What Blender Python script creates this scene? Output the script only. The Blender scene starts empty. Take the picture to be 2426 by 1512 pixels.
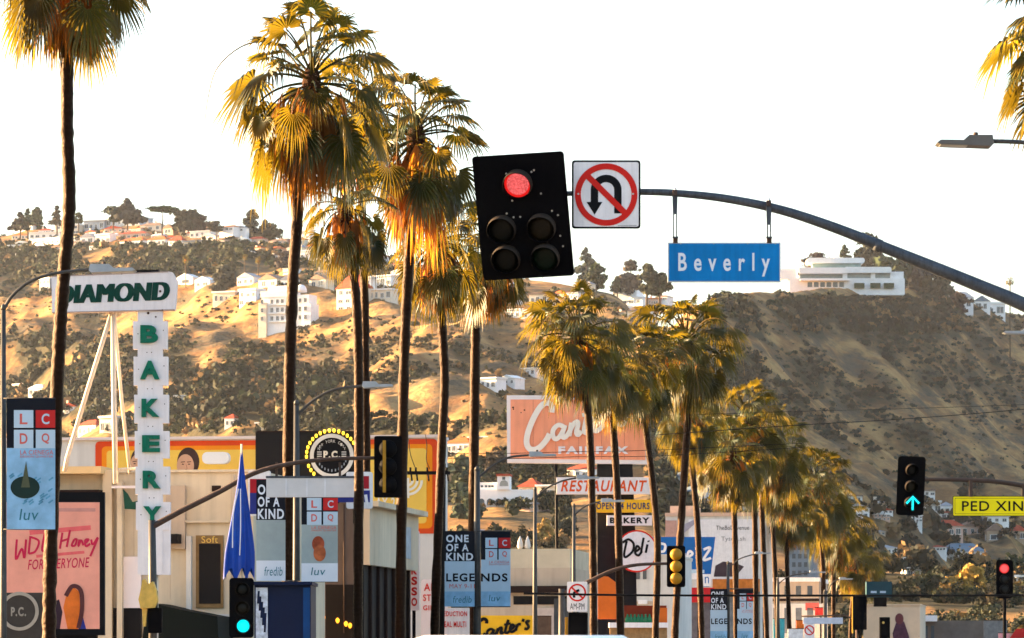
import bpy, math, random
import numpy as np
from mathutils import Vector, Matrix
# ------------------------------------------------------------------ camera, sky, sun, exposure
SC = bpy.context.scene
COL = SC.collection
F = 9475.0            # focal length in picture units (picture 2425 wide)
CX, HOR, EYE = 1212.5, 1554.0, 1.65
cam = bpy.data.cameras.new("camera"); camo = bpy.data.objects.new("camera", cam); COL.objects.link(camo)
camo.location = (0, 0, EYE); camo.rotation_euler = (math.radians(90), 0, 0)
cam.sensor_width = 36; cam.lens = F / 2425 * 36; cam.shift_y = (HOR - 756) / 2425
cam.dof.use_dof = True; cam.dof.focus_distance = 80; cam.dof.aperture_fstop = 10.0
cam.clip_start = 0.5; cam.clip_end = 30000
SC.camera = camo
SUN_AZ, SUN_EL = math.radians(-70), math.radians(11.5)      # azimuth from +Y, negative = left
world = bpy.data.worlds.new("World"); SC.world = world; world.use_nodes = True
wn = world.node_tree; bg = wn.nodes["Background"]
sky = wn.nodes.new("ShaderNodeTexSky"); sky.sky_type = 'NISHITA'; sky.sun_disc = False
sky.sun_elevation = SUN_EL; sky.sun_rotation = SUN_AZ
sky.air_density = 1.0; sky.dust_density = 3.0; sky.ozone_density = 1.5
wn.links.new(sky.outputs[0], bg.inputs[0]); bg.inputs[1].default_value = 0.074
sun = bpy.data.lights.new("sun", 'SUN'); suno = bpy.data.objects.new("sun", sun); COL.objects.link(suno)
sun.energy = 5.0; sun.angle = math.radians(0.6); sun.color = (1.0, 0.62, 0.29)
SUNV = Vector((math.cos(SUN_EL) * math.sin(SUN_AZ), math.cos(SUN_EL) * math.cos(SUN_AZ), math.sin(SUN_EL)))
suno.rotation_euler = SUNV.to_track_quat('Z', 'Y').to_euler(); suno.location = (-60, 40, 80)
vs = SC.view_settings; vs.view_transform = 'Standard'; vs.look = 'None'; vs.gamma = 1.0; vs.exposure = 3.12
SC.display_settings.display_device = 'sRGB'
SC.cycles.max_bounces = 6; SC.cycles.volume_bounces = 0
SC.cycles.use_denoising = True
R = math.radians
ROAD = math.atan((2540 - CX) / F)                          # the road runs a little to the right of the view
RS, RC = math.sin(ROAD), math.cos(ROAD)
rng = random.Random(7)

def PX(dx, dy, D):
    return Vector(((dx - CX) / F * D, D, EYE + (HOR - dy) / F * D))
def OFF(off, s):                                            # road coordinates: offset right of the road line, distance along it
    return Vector((off * RC + s * RS, -off * RS + s * RC, 0))

# ------------------------------------------------------------------ materials
MATS = {}
def mat(name, col, rough=0.75, var=0.18, scale=4.0, bump=0.0, metal=0.0, spec=0.15, streak=0.0, emit=None, es=1.0):
    if name in MATS: return MATS[name]
    m = bpy.data.materials.new(name); m.use_nodes = True; nt = m.node_tree; n = nt.nodes
    b = n["Principled BSDF"]; b.inputs['Roughness'].default_value = rough
    b.inputs['Metallic'].default_value = metal; b.inputs['Specular IOR Level'].default_value = spec
    tc = n.new("ShaderNodeTexCoord")
    nz = n.new("ShaderNodeTexNoise"); nz.inputs['Scale'].default_value = scale; nz.inputs['Detail'].default_value = 6
    nz.inputs['Roughness'].default_value = 0.65
    nt.links.new(tc.outputs['Object'], nz.inputs['Vector'])
    rp = n.new("ShaderNodeMapRange"); rp.inputs[1].default_value = 0.3; rp.inputs[2].default_value = 0.7
    rp.inputs[3].default_value = 1 - var; rp.inputs[4].default_value = 1 + var * 0.5
    nt.links.new(nz.outputs[0], rp.inputs[0])
    val = rp.outputs[0]
    if streak > 0:
        mp = n.new("ShaderNodeMapping"); mp.inputs['Scale'].default_value = (7, 7, 0.5)
        nt.links.new(tc.outputs['Object'], mp.inputs[0])
        n2 = n.new("ShaderNodeTexNoise"); n2.inputs['Scale'].default_value = scale; n2.inputs['Detail'].default_value = 4
        nt.links.new(mp.outputs[0], n2.inputs['Vector'])
        r2 = n.new("ShaderNodeMapRange"); r2.inputs[1].default_value = 0.45; r2.inputs[2].default_value = 0.75
        r2.inputs[3].default_value = 1; r2.inputs[4].default_value = 1 - streak
        nt.links.new(n2.outputs[0], r2.inputs[0])
        mu = n.new("ShaderNodeMath"); mu.operation = 'MULTIPLY'
        nt.links.new(val, mu.inputs[0]); nt.links.new(r2.outputs[0], mu.inputs[1]); val = mu.outputs[0]
    vm = n.new("ShaderNodeVectorMath"); vm.operation = 'SCALE'; vm.inputs[0].default_value = col[:3]
    nt.links.new(val, vm.inputs['Scale']); nt.links.new(vm.outputs[0], b.inputs['Base Color'])
    if bump > 0:
        bp = n.new("ShaderNodeBump"); bp.inputs['Strength'].default_value = bump; bp.inputs['Distance'].default_value = 0.074
        nt.links.new(nz.outputs[0], bp.inputs['Height']); nt.links.new(bp.outputs[0], b.inputs['Normal'])
    if emit:
        b.inputs['Emission Color'].default_value = (*emit, 1); b.inputs['Emission Strength'].default_value = es
    MATS[name] = m; return m

def leafmat(name, col, tcol, tw=0.4, rough=0.4, spec=0.4):
    m = bpy.data.materials.new(name); m.use_nodes = True; nt = m.node_tree; n = nt.nodes
    b = n["Principled BSDF"]; out = n["Material Output"]
    b.inputs['Roughness'].default_value = rough; b.inputs['Specular IOR Level'].default_value = spec
    oi = n.new("ShaderNodeObjectInfo"); tc = n.new("ShaderNodeTexCoord")
    nz = n.new("ShaderNodeTexNoise"); nz.inputs['Scale'].default_value = 2.2; nz.inputs['Detail'].default_value = 5
    nt.links.new(tc.outputs['Object'], nz.inputs['Vector'])
    ad = n.new("ShaderNodeMath"); ad.operation = 'ADD'
    nt.links.new(nz.outputs[0], ad.inputs[0]); nt.links.new(oi.outputs['Random'], ad.inputs[1])
    mr = n.new("ShaderNodeMapRange"); mr.inputs[1].default_value = 0.4; mr.inputs[2].default_value = 1.6
    mr.inputs[3].default_value = 0.6; mr.inputs[4].default_value = 1.45
    nt.links.new(ad.outputs[0], mr.inputs[0])
    def sc(c):
        v = n.new("ShaderNodeVectorMath"); v.operation = 'SCALE'; v.inputs[0].default_value = c
        nt.links.new(mr.outputs[0], v.inputs['Scale']); return v.outputs[0]
    nt.links.new(sc(col), b.inputs['Base Color'])
    t = n.new("ShaderNodeBsdfTranslucent"); nt.links.new(sc(tcol), t.inputs[0])
    mx = n.new("ShaderNodeMixShader"); mx.inputs[0].default_value = tw
    nt.links.new(b.outputs[0], mx.inputs[1]); nt.links.new(t.outputs[0], mx.inputs[2])
    nt.links.new(mx.outputs[0], out.inputs[0]); MATS[name] = m; return m

def attrmat(name, tw=0.15, rough=0.8):                     # foliage whose colour comes per bush
    m = bpy.data.materials.new(name); m.use_nodes = True; nt = m.node_tree; n = nt.nodes
    b = n["Principled BSDF"]; out = n["Material Output"]; b.inputs['Roughness'].default_value = rough
    b.inputs['Specular IOR Level'].default_value = 0.15
    a = n.new("ShaderNodeAttribute"); a.attribute_name = "col"
    nt.links.new(a.outputs[0], b.inputs['Base Color'])
    t = n.new("ShaderNodeBsdfTranslucent"); nt.links.new(a.outputs[0], t.inputs[0])
    mx = n.new("ShaderNodeMixShader"); mx.inputs[0].default_value = tw
    nt.links.new(b.outputs[0], mx.inputs[1]); nt.links.new(t.outputs[0], mx.inputs[2]); nt.links.new(mx.outputs[0], out.inputs[0])
    MATS[name] = m; return m

# ------------------------------------------------------------------ objects and shapes
def prop(o, label=None, cat=None, group=None, kind=None):
    if label: o["label"] = label
    if cat: o["category"] = cat
    if group: o["group"] = group
    if kind: o["kind"] = kind
    return o
def link(name, data, parent=None, loc=None):
    o = bpy.data.objects.new(name, data); COL.objects.link(o)
    if parent: o.parent = parent
    if loc is not None: o.location = loc
    return o
def empty(name, loc, rot=(0, 0, 0), label=None, cat=None, group=None):
    o = link(name, None, None, loc); o.rotation_euler = rot; o.empty_display_size = 0.2
    return prop(o, label, cat, group)

class MB:
    def __init__(s): s.v = []; s.f = []
    def add(s, v, f):
        k = len(s.v); s.v += [tuple(p) for p in v]; s.f += [tuple(i + k for i in q) for q in f]; return s
    def box(s, x0, x1, y0, y1, z0, z1):
        return s.add([(x0, y0, z0), (x1, y0, z0), (x1, y1, z0), (x0, y1, z0), (x0, y0, z1), (x1, y0, z1), (x1, y1, z1), (x0, y1, z1)],
                     [(3, 2, 1, 0), (4, 5, 6, 7), (0, 1, 5, 4), (1, 2, 6, 5), (2, 3, 7, 6), (3, 0, 4, 7)])
    def prism(s, pts, y0, y1):                              # polygon in XZ, extruded along Y
        n = len(pts); v = [(p[0], y0, p[1]) for p in pts] + [(p[0], y1, p[1]) for p in pts]
        return s.add(v, [tuple(range(n)), tuple(range(2 * n - 1, n - 1, -1))] + [(i, i + n, (i + 1) % n + n, (i + 1) % n) for i in range(n)])
    def tube(s, pts, rad, n=10, cap=True, smooth_rings=True):
        pts = [Vector(p) for p in pts]; v = []; f = []
        if not hasattr(rad, '__len__'): rad = [rad] * len(pts)
        ref = Vector((0.12, 0.31, 0.94)).normalized()
        t0 = (pts[-1] - pts[0])
        if t0.length and abs(t0.normalized().dot(ref)) > 0.9: ref = Vector((0.2, 0.97, 0.1)).normalized()
        for i, p in enumerate(pts):
            t = (pts[min(i + 1, len(pts) - 1)] - pts[max(i - 1, 0)]).normalized()
            a = t.cross(ref).normalized(); b = t.cross(a)
            for k in range(n):
                an = 2 * math.pi * k / n
                v.append(p + (a * math.cos(an) + b * math.sin(an)) * rad[i])
        for i in range(len(pts) - 1):
            for k in range(n): f.append((i * n + k, i * n + (k + 1) % n, (i + 1) * n + (k + 1) % n, (i + 1) * n + k))
        if cap: f += [tuple(range(n - 1, -1, -1)), tuple((len(pts) - 1) * n + k for k in range(n))]
        return s.add(v, f)
    def lathe(s, prof, n=20, c=(0, 0, 0), axis='z'):        # prof: (r, h)
        v = []; f = []
        for r, h in prof:
            for k in range(n):
                a = 2 * math.pi * k / n; p = (r * math.cos(a), r * math.sin(a), h)
                if axis == 'y': p = (p[0], h, p[1])
                v.append((p[0] + c[0], p[1] + c[1], p[2] + c[2]))
        for i in range(len(prof) - 1):
            for k in range(n): f.append((i * n + k, i * n + (k + 1) % n, (i + 1) * n + (k + 1) % n, (i + 1) * n + k))
        f += [tuple(range(n - 1, -1, -1)), tuple((len(prof) - 1) * n + k for k in range(n))]
        return s.add(v, f)
    def mesh(s, name, m=None, smooth=False):
        me = bpy.data.meshes.new(name); me.from_pydata(s.v, [], s.f)
        if m: me.materials.append(m)
        if smooth: me.polygons.foreach_set('use_smooth', [True] * len(me.polygons))
        me.update(); return me
    def build(s, name, m, parent=None, smooth=False, loc=None):
        return link(name, s.mesh(name, m, smooth), parent, loc)
def autosmooth(o, ang=40):
    me = o.data
    me.polygons.foreach_set('use_smooth', [True] * len(me.polygons))
    try: me.set_sharp_from_angle(angle=R(ang))
    except Exception: pass
    return o
def bez(pts, n=6):                                          # Catmull-Rom through points
    pts = [Vector(p) for p in pts]; out = []
    for i in range(len(pts) - 1):
        p0, p1, p2, p3 = pts[max(i - 1, 0)], pts[i], pts[i + 1], pts[min(i + 2, len(pts) - 1)]
        for k in range(n):
            t = k / n
            out.append(0.5 * ((2 * p1) + (p2 - p0) * t + (2 * p0 - 5 * p1 + 4 * p2 - p3) * t * t + (3 * p1 - p0 - 3 * p2 + p3) * t ** 3))
    out.append(pts[-1]); return out

TEXTC = {}
def text_mesh(txt, bold=0.0, shear=0.0):
    key = (txt, bold, shear)
    if key not in TEXTC:
        c = bpy.data.curves.new("lettering", 'FONT'); c.body = txt; c.size = 1; c.offset = bold; c.shear = shear
        c.resolution_u = 4; c.fill_mode = 'FRONT'; c.space_character = 1.06 + bold * 4.0
        o = bpy.data.objects.new("lettering", c); COL.objects.link(o)
        me = bpy.data.meshes.new_from_object(o.evaluated_get(bpy.context.evaluated_depsgraph_get()))
        n = len(me.vertices); co = np.empty(n * 3, np.float32); me.vertices.foreach_get('co', co); co = co.reshape(-1, 3)[:, :2].copy()
        fs = [tuple(p.vertices) for p in me.polygons]
        bpy.data.objects.remove(o); bpy.data.meshes.remove(me)
        TEXTC[key] = (co, fs)
    return TEXTC[key]

class Fr:
    """a thing laid out in picture units on a vertical plane at distance D; local X right, Z up, -Y towards the street"""
    def __init__(s, name, label, cat, ox, oy, D, yaw=0, roll=0, tilt=0, group=None, base=None):
        s.ox, s.oy, s.D, s.m = ox, oy, D, D / F
        s.roll = R(roll)
        rot = Matrix.Rotation(R(yaw), 3, 'Z') @ Matrix.Rotation(R(tilt), 3, 'X') @ Matrix.Rotation(-s.roll, 3, 'Y')
        s.o = empty(name, PX(ox, oy, D), rot.to_euler(), label, cat, group)
    def L(s, dx, dy):
        x, z = (dx - s.ox) * s.m, (s.oy - dy) * s.m
        c, w = math.cos(s.roll), math.sin(s.roll)
        return (x * c + z * w, -x * w + z * c)
    def put(s, mb, name, m, parent=None, smooth=False):
        return mb.build(name, m, parent or s.o, smooth)
    def box(s, name, x0, y0, x1, y1, front, th, m, parent=None):
        pts = [s.L(x0, y1), s.L(x1, y1), s.L(x1, y0), s.L(x0, y0)]
        return s.put(MB().prism(pts, -front, -front + th), name, m, parent)
    def rbox(s, name, x0, y0, x1, y1, r, front, th, m, parent=None):
        pts = []
        for cx, cy, a0 in ((x1 - r, y1 - r, 0), (x1 - r, y0 + r, 0), (x0 + r, y0 + r, 0), (x0 + r, y1 - r, 0)): pass
        for (cx, cy), a0 in zip(((x0 + r, y1 - r), (x1 - r, y1 - r), (x1 - r, y0 + r), (x0 + r, y0 + r)), (180, 270, 0, 90)):
            for k in range(5):
                a = R(a0 + 90 * k / 4); pts.append(s.L(cx + r * math.cos(a), cy - r * math.sin(a)))
        return s.put(MB().prism(pts, -front, -front + th), name, m, parent)
    def poly(s, name, pts, front, th, m, parent=None):
        return s.put(MB().prism([s.L(*p) for p in pts], -front, -front + th), name, m, parent)
    def disc(s, name, cx, cy, rx, front, th, m, parent=None, ry=None, n=28):
        ry = ry or rx
        return s.poly(name, [(cx + rx * math.cos(2 * math.pi * k / n), cy + ry * math.sin(-2 * math.pi * k / n)) for k in range(n)], front, th, m, parent)
    def ring(s, name, cx, cy, r0, r1, front, th, m, parent=None, n=40, a0=0, a1=360):
        mb = MB(); full = abs(a1 - a0) >= 360
        N = n if full else n
        v = []
        for k in range(N + (0 if full else 1)):
            a = R(a0 + (a1 - a0) * k / N)
            for r in (r0, r1):
                l = s.L(cx + r * math.cos(a), cy - r * math.sin(a)); v += [(l[0], -front, l[1]), (l[0], -front + th, l[1])]
        f = []; K = len(v) // 4
        for k in range(N):
            i, j = k * 4, ((k + 1) % K) * 4
            f += [(i, i + 2, j + 2, j), (i + 3, i + 1, j + 1, j + 3), (i + 2, i + 3, j + 3, j + 2), (i + 1, i, j, j + 1)]
        if not full: f += [(0, 1, 3, 2), (K * 4 - 4, K * 4 - 2, K * 4 - 1, K * 4 - 3)]
        return s.put(mb.add(v, f), name, m, parent)
    def stroke(s, name, strokes, w, front, th, m, parent=None, n=6):
        mb = MB()
        for st in strokes:
            ww = w
            if isinstance(st, tuple): st, ww = st
            pts = bez([(p[0], p[1], 0) for p in st], n) if len(st) > 2 else [Vector((p[0], p[1], 0)) for p in st]
            v = []; f = []
            for i, p in enumerate(pts):
                fr = front + i * 0.0006
                t = pts[min(i + 1, len(pts) - 1)] - pts[max(i - 1, 0)]; t = t.normalized() if t.length else Vector((1, 0, 0))
                e = Vector((-t.y, t.x, 0)) * ww * 0.5
                for q in (p + e, p - e):
                    l = s.L(q.x, q.y); v += [(l[0], -fr, l[1]), (l[0], -fr + th, l[1])]
            for i in range(len(pts) - 1):
                a, b = i * 4, i * 4 + 4
                f += [(a, b, b + 2, a + 2), (a + 1, a + 3, b + 3, b + 1), (a, a + 1, b + 1, b), (a + 2, b + 2, b + 3, a + 3)]
            k = len(pts) * 4; f += [(0, 2, 3, 1), (k - 4, k - 3, k - 1, k - 2)]
            mb.add(v, f); front += 0.0007
        return s.put(mb, name, m, parent)
    def text(s, name, txt, x0, y0, x1, y1, front, m, parent=None, bold=0.0, shear=0.0, skew=0.0, th=0.0):
        co, fs = text_mesh(txt, bold, shear)
        mn, mx = co.min(0), co.max(0); sc = np.maximum(mx - mn, 1e-6)
        q = (co - mn) / sc; v = []
        for u, w in q:
            l = s.L(x0 + (x1 - x0) * u, y1 + (y0 - y1) * w - skew * u); v.append((l[0], -front, l[1]))
        if th > 0:
            n = len(v); v2 = v + [(p[0], p[1] + th, p[2]) for p in v]
            ed = {}
            for f in fs:
                for i in range(len(f)):
                    e = (f[i], f[(i + 1) % len(f)]); ed[tuple(sorted(e))] = None if tuple(sorted(e)) in ed else e
            f2 = list(fs) + [(a, a + n, b + n, b) for e in ed.values() if e for a, b in (e,)]
            return s.put(MB().add(v2, f2), name, m, parent)
        return s.put(MB().add(v, fs), name, m, parent)
    def tube(s, name, pts, rad, m, parent=None, y=0.0, n=10, smooth=True):   # pts in picture units (+ optional depth offset)
        P3 = []
        for p in pts:
            l = s.L(p[0], p[1]); P3.append((l[0], y + (p[2] if len(p) > 2 else 0), l[1]))
        if hasattr(rad, '__len__'): rad = [r * s.m for r in rad]
        else: rad = rad * s.m
        return s.put(MB().tube(P3, rad, n), name, m, parent, smooth)
    def gz(s): return s.oy + (EYE + (HOR - s.oy) * s.m) / s.m      # picture row of the ground under this plane
# ------------------------------------------------------------------ ground, road, pavements
def noise2(x, y, seed=0):
    xi, yi = np.floor(x).astype(np.int64), np.floor(y).astype(np.int64); xf, yf = x - xi, y - yi
    def h(a, b):
        n = (a * 374761393 + b * 668265263 + seed * 974711) & 0xffffffff
        n = ((n ^ (n >> 13)) * 1274126177) & 0xffffffff
        return ((n ^ (n >> 16)) & 0xffff) / 65535.0
    u, v = xf * xf * (3 - 2 * xf), yf * yf * (3 - 2 * yf)
    a = h(xi, yi) * (1 - u) + h(xi + 1, yi) * u; b = h(xi, yi + 1) * (1 - u) + h(xi + 1, yi + 1) * u
    return a * (1 - v) + b * v
def fbm(x, y, seed=0, octv=4):
    t = 0; a = 0.5
    for i in range(octv): t = t + a * noise2(x, y, seed + i * 17); x, y, a = x * 2.03, y * 2.03, a * 0.5
    return t
G = MB().add([(-6000, -300, 0), (6000, -300, 0), (6000, 9000, 0), (-6000, 9000, 0)], [(0, 1, 2, 3)])
prop(G.build("ground", mat("dusty ground", (0.20, 0.17, 0.13), 0.95, 0.3, 0.05)), "flat dusty city ground under the street", "ground", kind="structure")
def strip(name, o0, o1, s0, s1, z, m, h=0.0, label=None):
    a = [OFF(o0, s0), OFF(o1, s0), OFF(o1, s1), OFF(o0, s1)]
    mb = MB()
    if h: mb.add([(p.x, p.y, z - h) for p in a] + [(p.x, p.y, z) for p in a], [(3, 2, 1, 0), (4, 5, 6, 7), (0, 1, 5, 4), (1, 2, 6, 5), (2, 3, 7, 6), (3, 0, 4, 7)])
    else: mb.add([(p.x, p.y, z) for p in a], [(0, 1, 2, 3)])
    return prop(mb.build(name, m), label, kind="structure")
asph = mat("asphalt", (0.05, 0.05, 0.052), 0.9, 0.3, 1.5); conc = mat("pavement concrete", (0.36, 0.34, 0.31), 0.9, 0.2, 1.2)
paint = mat("road paint", (0.75, 0.73, 0.66), 0.8, 0.25, 6); ypaint = mat("yellow road paint", (0.70, 0.45, 0.06), 0.8, 0.25, 6)
strip("road", -16.0, -1.0, -20, 430, 0.004, asph, label="grey asphalt street")
strip("pavement", -21.5, -16.0, -20, 430, 0.14, conc, 0.14, label="concrete pavement on the shop side")
strip("pavement", -1.0, 4.0, -20, 430, 0.14, conc, 0.14, label="concrete pavement beside the kerb lane")
for o in (-8.65, -8.35): strip("lane_marking", o - 0.06, o + 0.06, -20, 430, 0.008, ypaint)
for k in range(36): strip("lane_marking", -4.85, -4.73, k * 12, k * 12 + 3, 0.008, paint); 
for k in range(36): strip("lane_marking", -12.3, -12.18, k * 12, k * 12 + 3, 0.008, paint)

# ------------------------------------------------------------------ hills
def lerp(x, xs, ys): return np.interp(x, xs, ys)
RL_X = [-1800, 0, 60, 120, 200, 340, 400, 480, 560, 640, 720, 900, 1100, 1300, 1450, 1600, 1700, 2000, 4200]
RL_Y = [620, 556, 549, 540, 536, 528, 540, 545, 548, 566, 572, 600, 640, 668, 692, 700, 715, 800, 860]
RR_X = [-1800, 1500, 1690, 1740, 1880, 2140, 2230, 2320, 2425, 2700, 4200]
RR_Y = [900, 780, 700, 690, 686, 684, 692, 716, 738, 770, 800]
GL_D = [250, 330, 450, 600, 800, 1000, 1300, 1600, 1900, 2200, 2500, 2650, 3000, 3700, 4500]
GL_G = [1.14, 1.05, 0.95, 0.86, 0.74, 0.64, 0.54, 0.44, 0.29, 0.13, 0.03, 0.0, 0.07, 0.25, 0.5]
GR_D = [250, 330, 450, 600, 800, 1000, 1200, 1400, 1600, 1750, 1850, 2100, 2600, 3700, 4500]
GR_G = [1.14, 1.05, 0.95, 0.85, 0.70, 0.58, 0.47, 0.32, 0.15, 0.05, 0.0, 0.12, 0.4, 0.7, 0.8]
def zf(u, D):
    u = np.asarray(u, float); D = np.asarray(D, float)
    rl, rr = lerp(u, RL_X, RL_Y), lerp(u, RR_X, RR_Y)
    hi = np.clip((D - 700) / 500, 0, 1)
    Dl = D + hi * np.clip((u - 600) / 1300, -1.2, 0.6) * 760
    Dr = D - hi * np.clip((u - 1720) / 700, -0.2, 1.3) * 860
    yl = rl + (HOR - rl) * lerp(Dl, GL_D, GL_G); yr = rr + (HOR - rr) * lerp(Dr, GR_D, GR_G)
    w = np.clip((u - 1440) / 260, 0, 1); w = w * w * (3 - 2 * w)
    y = yl * (1 - w) + yr * w
    z = EYE + (HOR - y) / F * D
    X = (u - CX) / F * D
    gl, gr = lerp(Dl, GL_D, GL_G), lerp(Dr, GR_D, GR_G); g = gl * (1 - w) + gr * w
    env = np.clip((D - 750) / 500, 0, 1) * np.clip(g * 6, 0.12, 1)
    uc = 1705 - (1850 - D) * 0.22; z = z + 17 * np.exp(-((u - uc) / 55.0) ** 2) * np.clip((D - 1150) / 250, 0, 1) * np.clip((1720 - D) / 250, 0, 1)  # added spur crest, raised to cast shade over the right hill
    ridg = 1 - np.abs(2 * fbm(X / 95 + D / 420, D / 520 - X / 300, 3, 3) - 1) * 2
    z = z + env * ((ridg - 0.55) * 22 + (fbm(X / 38, D / 80, 9, 4) - 0.47) * 20 + (fbm(X / 11, D / 20, 19, 3) - 0.44) * 5.5)
    return z
US = np.arange(-1500, 4001, 11.0); US = np.concatenate([US])
DS = np.concatenate([np.arange(250, 900, 16), np.arange(900, 2900, 8.0), np.arange(2900, 4400, 60)])
UU, DD = np.meshgrid(US, DS); ZZ = zf(UU, DD)
TX = (UU - CX) / F * DD
def grid_mesh(name, X, Y, Z, m):
    nr, nc = X.shape; co = np.stack([X, Y, Z], -1).reshape(-1, 3).astype(np.float32)
    i = np.arange(nr * nc).reshape(nr, nc); q = np.stack([i[:-1, :-1], i[:-1, 1:], i[1:, 1:], i[1:, :-1]], -1).reshape(-1, 4)
    return np_mesh(name, co, q, m, True)
def np_mesh(name, co, q, m, smooth=False, col=None):
    me = bpy.data.meshes.new(name); k = q.shape[1]
    me.vertices.add(len(co)); me.vertices.foreach_set('co', np.ascontiguousarray(co, np.float32).ravel())
    me.loops.add(q.size); me.loops.foreach_set('vertex_index', q.astype(np.int32).ravel())
    me.polygons.add(len(q)); me.polygons.foreach_set('loop_start', np.arange(0, q.size, k, dtype=np.int32))
    if smooth: me.polygons.foreach_set('use_smooth', np.ones(len(q), bool))
    me.materials.append(m); me.update(calc_edges=True)
    if col is not None:
        a = me.attributes.new("col", 'FLOAT_COLOR', 'POINT'); a.data.foreach_set('color', np.ascontiguousarray(col, np.float32).ravel())
    return me
def hillmat():
    m = bpy.data.materials.new("dry hillside"); m.use_nodes = True; nt = m.node_tree; n = nt.nodes; b = n["Principled BSDF"]
    b.inputs['Roughness'].default_value = 0.95; b.inputs['Specular IOR Level'].default_value = 0.05
    tc = n.new("ShaderNodeTexCoord")
    def nz(scale, det=8, sc=(1, 1, 1), rough=0.65):
        mp = n.new("ShaderNodeMapping"); mp.inputs['Scale'].default_value = sc; nt.links.new(tc.outputs['Object'], mp.inputs[0])
        t = n.new("ShaderNodeTexNoise"); t.inputs['Scale'].default_value = scale; t.inputs['Detail'].default_value = det; t.inputs['Roughness'].default_value = rough
        nt.links.new(mp.outputs[0], t.inputs['Vector']); return t.outputs[0]
    def ramp(src, stops):
        r = n.new("ShaderNodeValToRGB"); e = r.color_ramp.elements
        while len(e) < len(stops): e.new(0.5)
        for k, (p, c) in enumerate(stops): e[k].position = p; e[k].color = (*c, 1)
        nt.links.new(src, r.inputs[0]); return r.outputs[0]
    grass = ramp(nz(0.045, 10, (1, 0.6, 1.6)), [(0.30, (0.100, 0.047, 0.020)), (0.43, (0.205, 0.106, 0.041)), (0.55, (0.32, 0.185, 0.072)), (0.72, (0.42, 0.27, 0.108))])
    scrub = ramp(nz(0.35, 8), [(0.35, (0.045, 0.042, 0.030)), (0.65, (0.12, 0.090, 0.055))])
    mk = ramp(nz(0.03, 9, (1, 0.5, 2.2), 0.7), [(0.47, (0, 0, 0)), (0.60, (1, 1, 1))])
    mx = n.new("ShaderNodeMix"); mx.data_type = 'RGBA'
    nt.links.new(mk, mx.inputs[0]); nt.links.new(grass, mx.inputs[6]); nt.links.new(scrub, mx.inputs[7])
    nt.links.new(mx.outputs[2], b.inputs['Base Color'])
    at = n.new("ShaderNodeAttribute"); at.attribute_name = "scrub"
    s2 = ramp(nz(0.5, 8), [(0.3, (0.024, 0.025, 0.016)), (0.7, (0.070, 0.060, 0.034))])
    ad = n.new("ShaderNodeMath"); ad.operation = 'MULTIPLY_ADD'; ad.inputs[1].default_value = 1.9; nt.links.new(at.outputs['Fac'], ad.inputs[0])
    sb = n.new("ShaderNodeMath"); sb.operation = 'MULTIPLY_ADD'; sb.inputs[1].default_value = 1.3; sb.inputs[2].default_value = -0.85; nt.links.new(nz(0.22, 6), sb.inputs[0]); nt.links.new(sb.outputs[0], ad.inputs[2]); ad.use_clamp = True
    m2 = n.new("ShaderNodeMix"); m2.data_type = 'RGBA'; nt.links.new(ad.outputs[0], m2.inputs[0]); nt.links.new(mx.outputs[2], m2.inputs[6]); nt.links.new(s2, m2.inputs[7]); nt.links.new(m2.outputs[2], b.inputs['Base Color'])
    bp = n.new("ShaderNodeBump"); bp.inputs['Strength'].default_value = 0.9; bp.inputs['Distance'].default_value = 2.5
    nt.links.new(nz(0.16, 8), bp.inputs['Height']); nt.links.new(bp.outputs[0], b.inputs['Normal'])
    return m
HILLS = prop(link("hills", grid_mesh("hills", TX, DD, ZZ, hillmat())), "dry golden hills behind the street", "hill", kind="structure")
# screen rows of the terrain, for standing things on the slope that is seen
YGRID = (HOR - (ZZ - EYE) * F / DD).T.copy()
def seen_D(dx, dy):
    dx = np.atleast_1d(np.asarray(dx, float)); dy = np.atleast_1d(np.asarray(dy, float)); out = np.full(dx.shape, np.nan)
    c = np.clip(np.rint((dx - US[0]) / 11.0).astype(int), 0, len(US) - 1); ok_rows = (DS > 330) & (DS < 3100)
    for q in range(0, len(dx), 6000):
        hit = (YGRID[c[q:q + 6000]] <= dy[q:q + 6000, None]) & ok_rows[None]; k = hit.argmax(1)
        o = DS[k].astype(float); o[~hit.any(1)] = np.nan; out[q:q + 6000] = o
    return out

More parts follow.
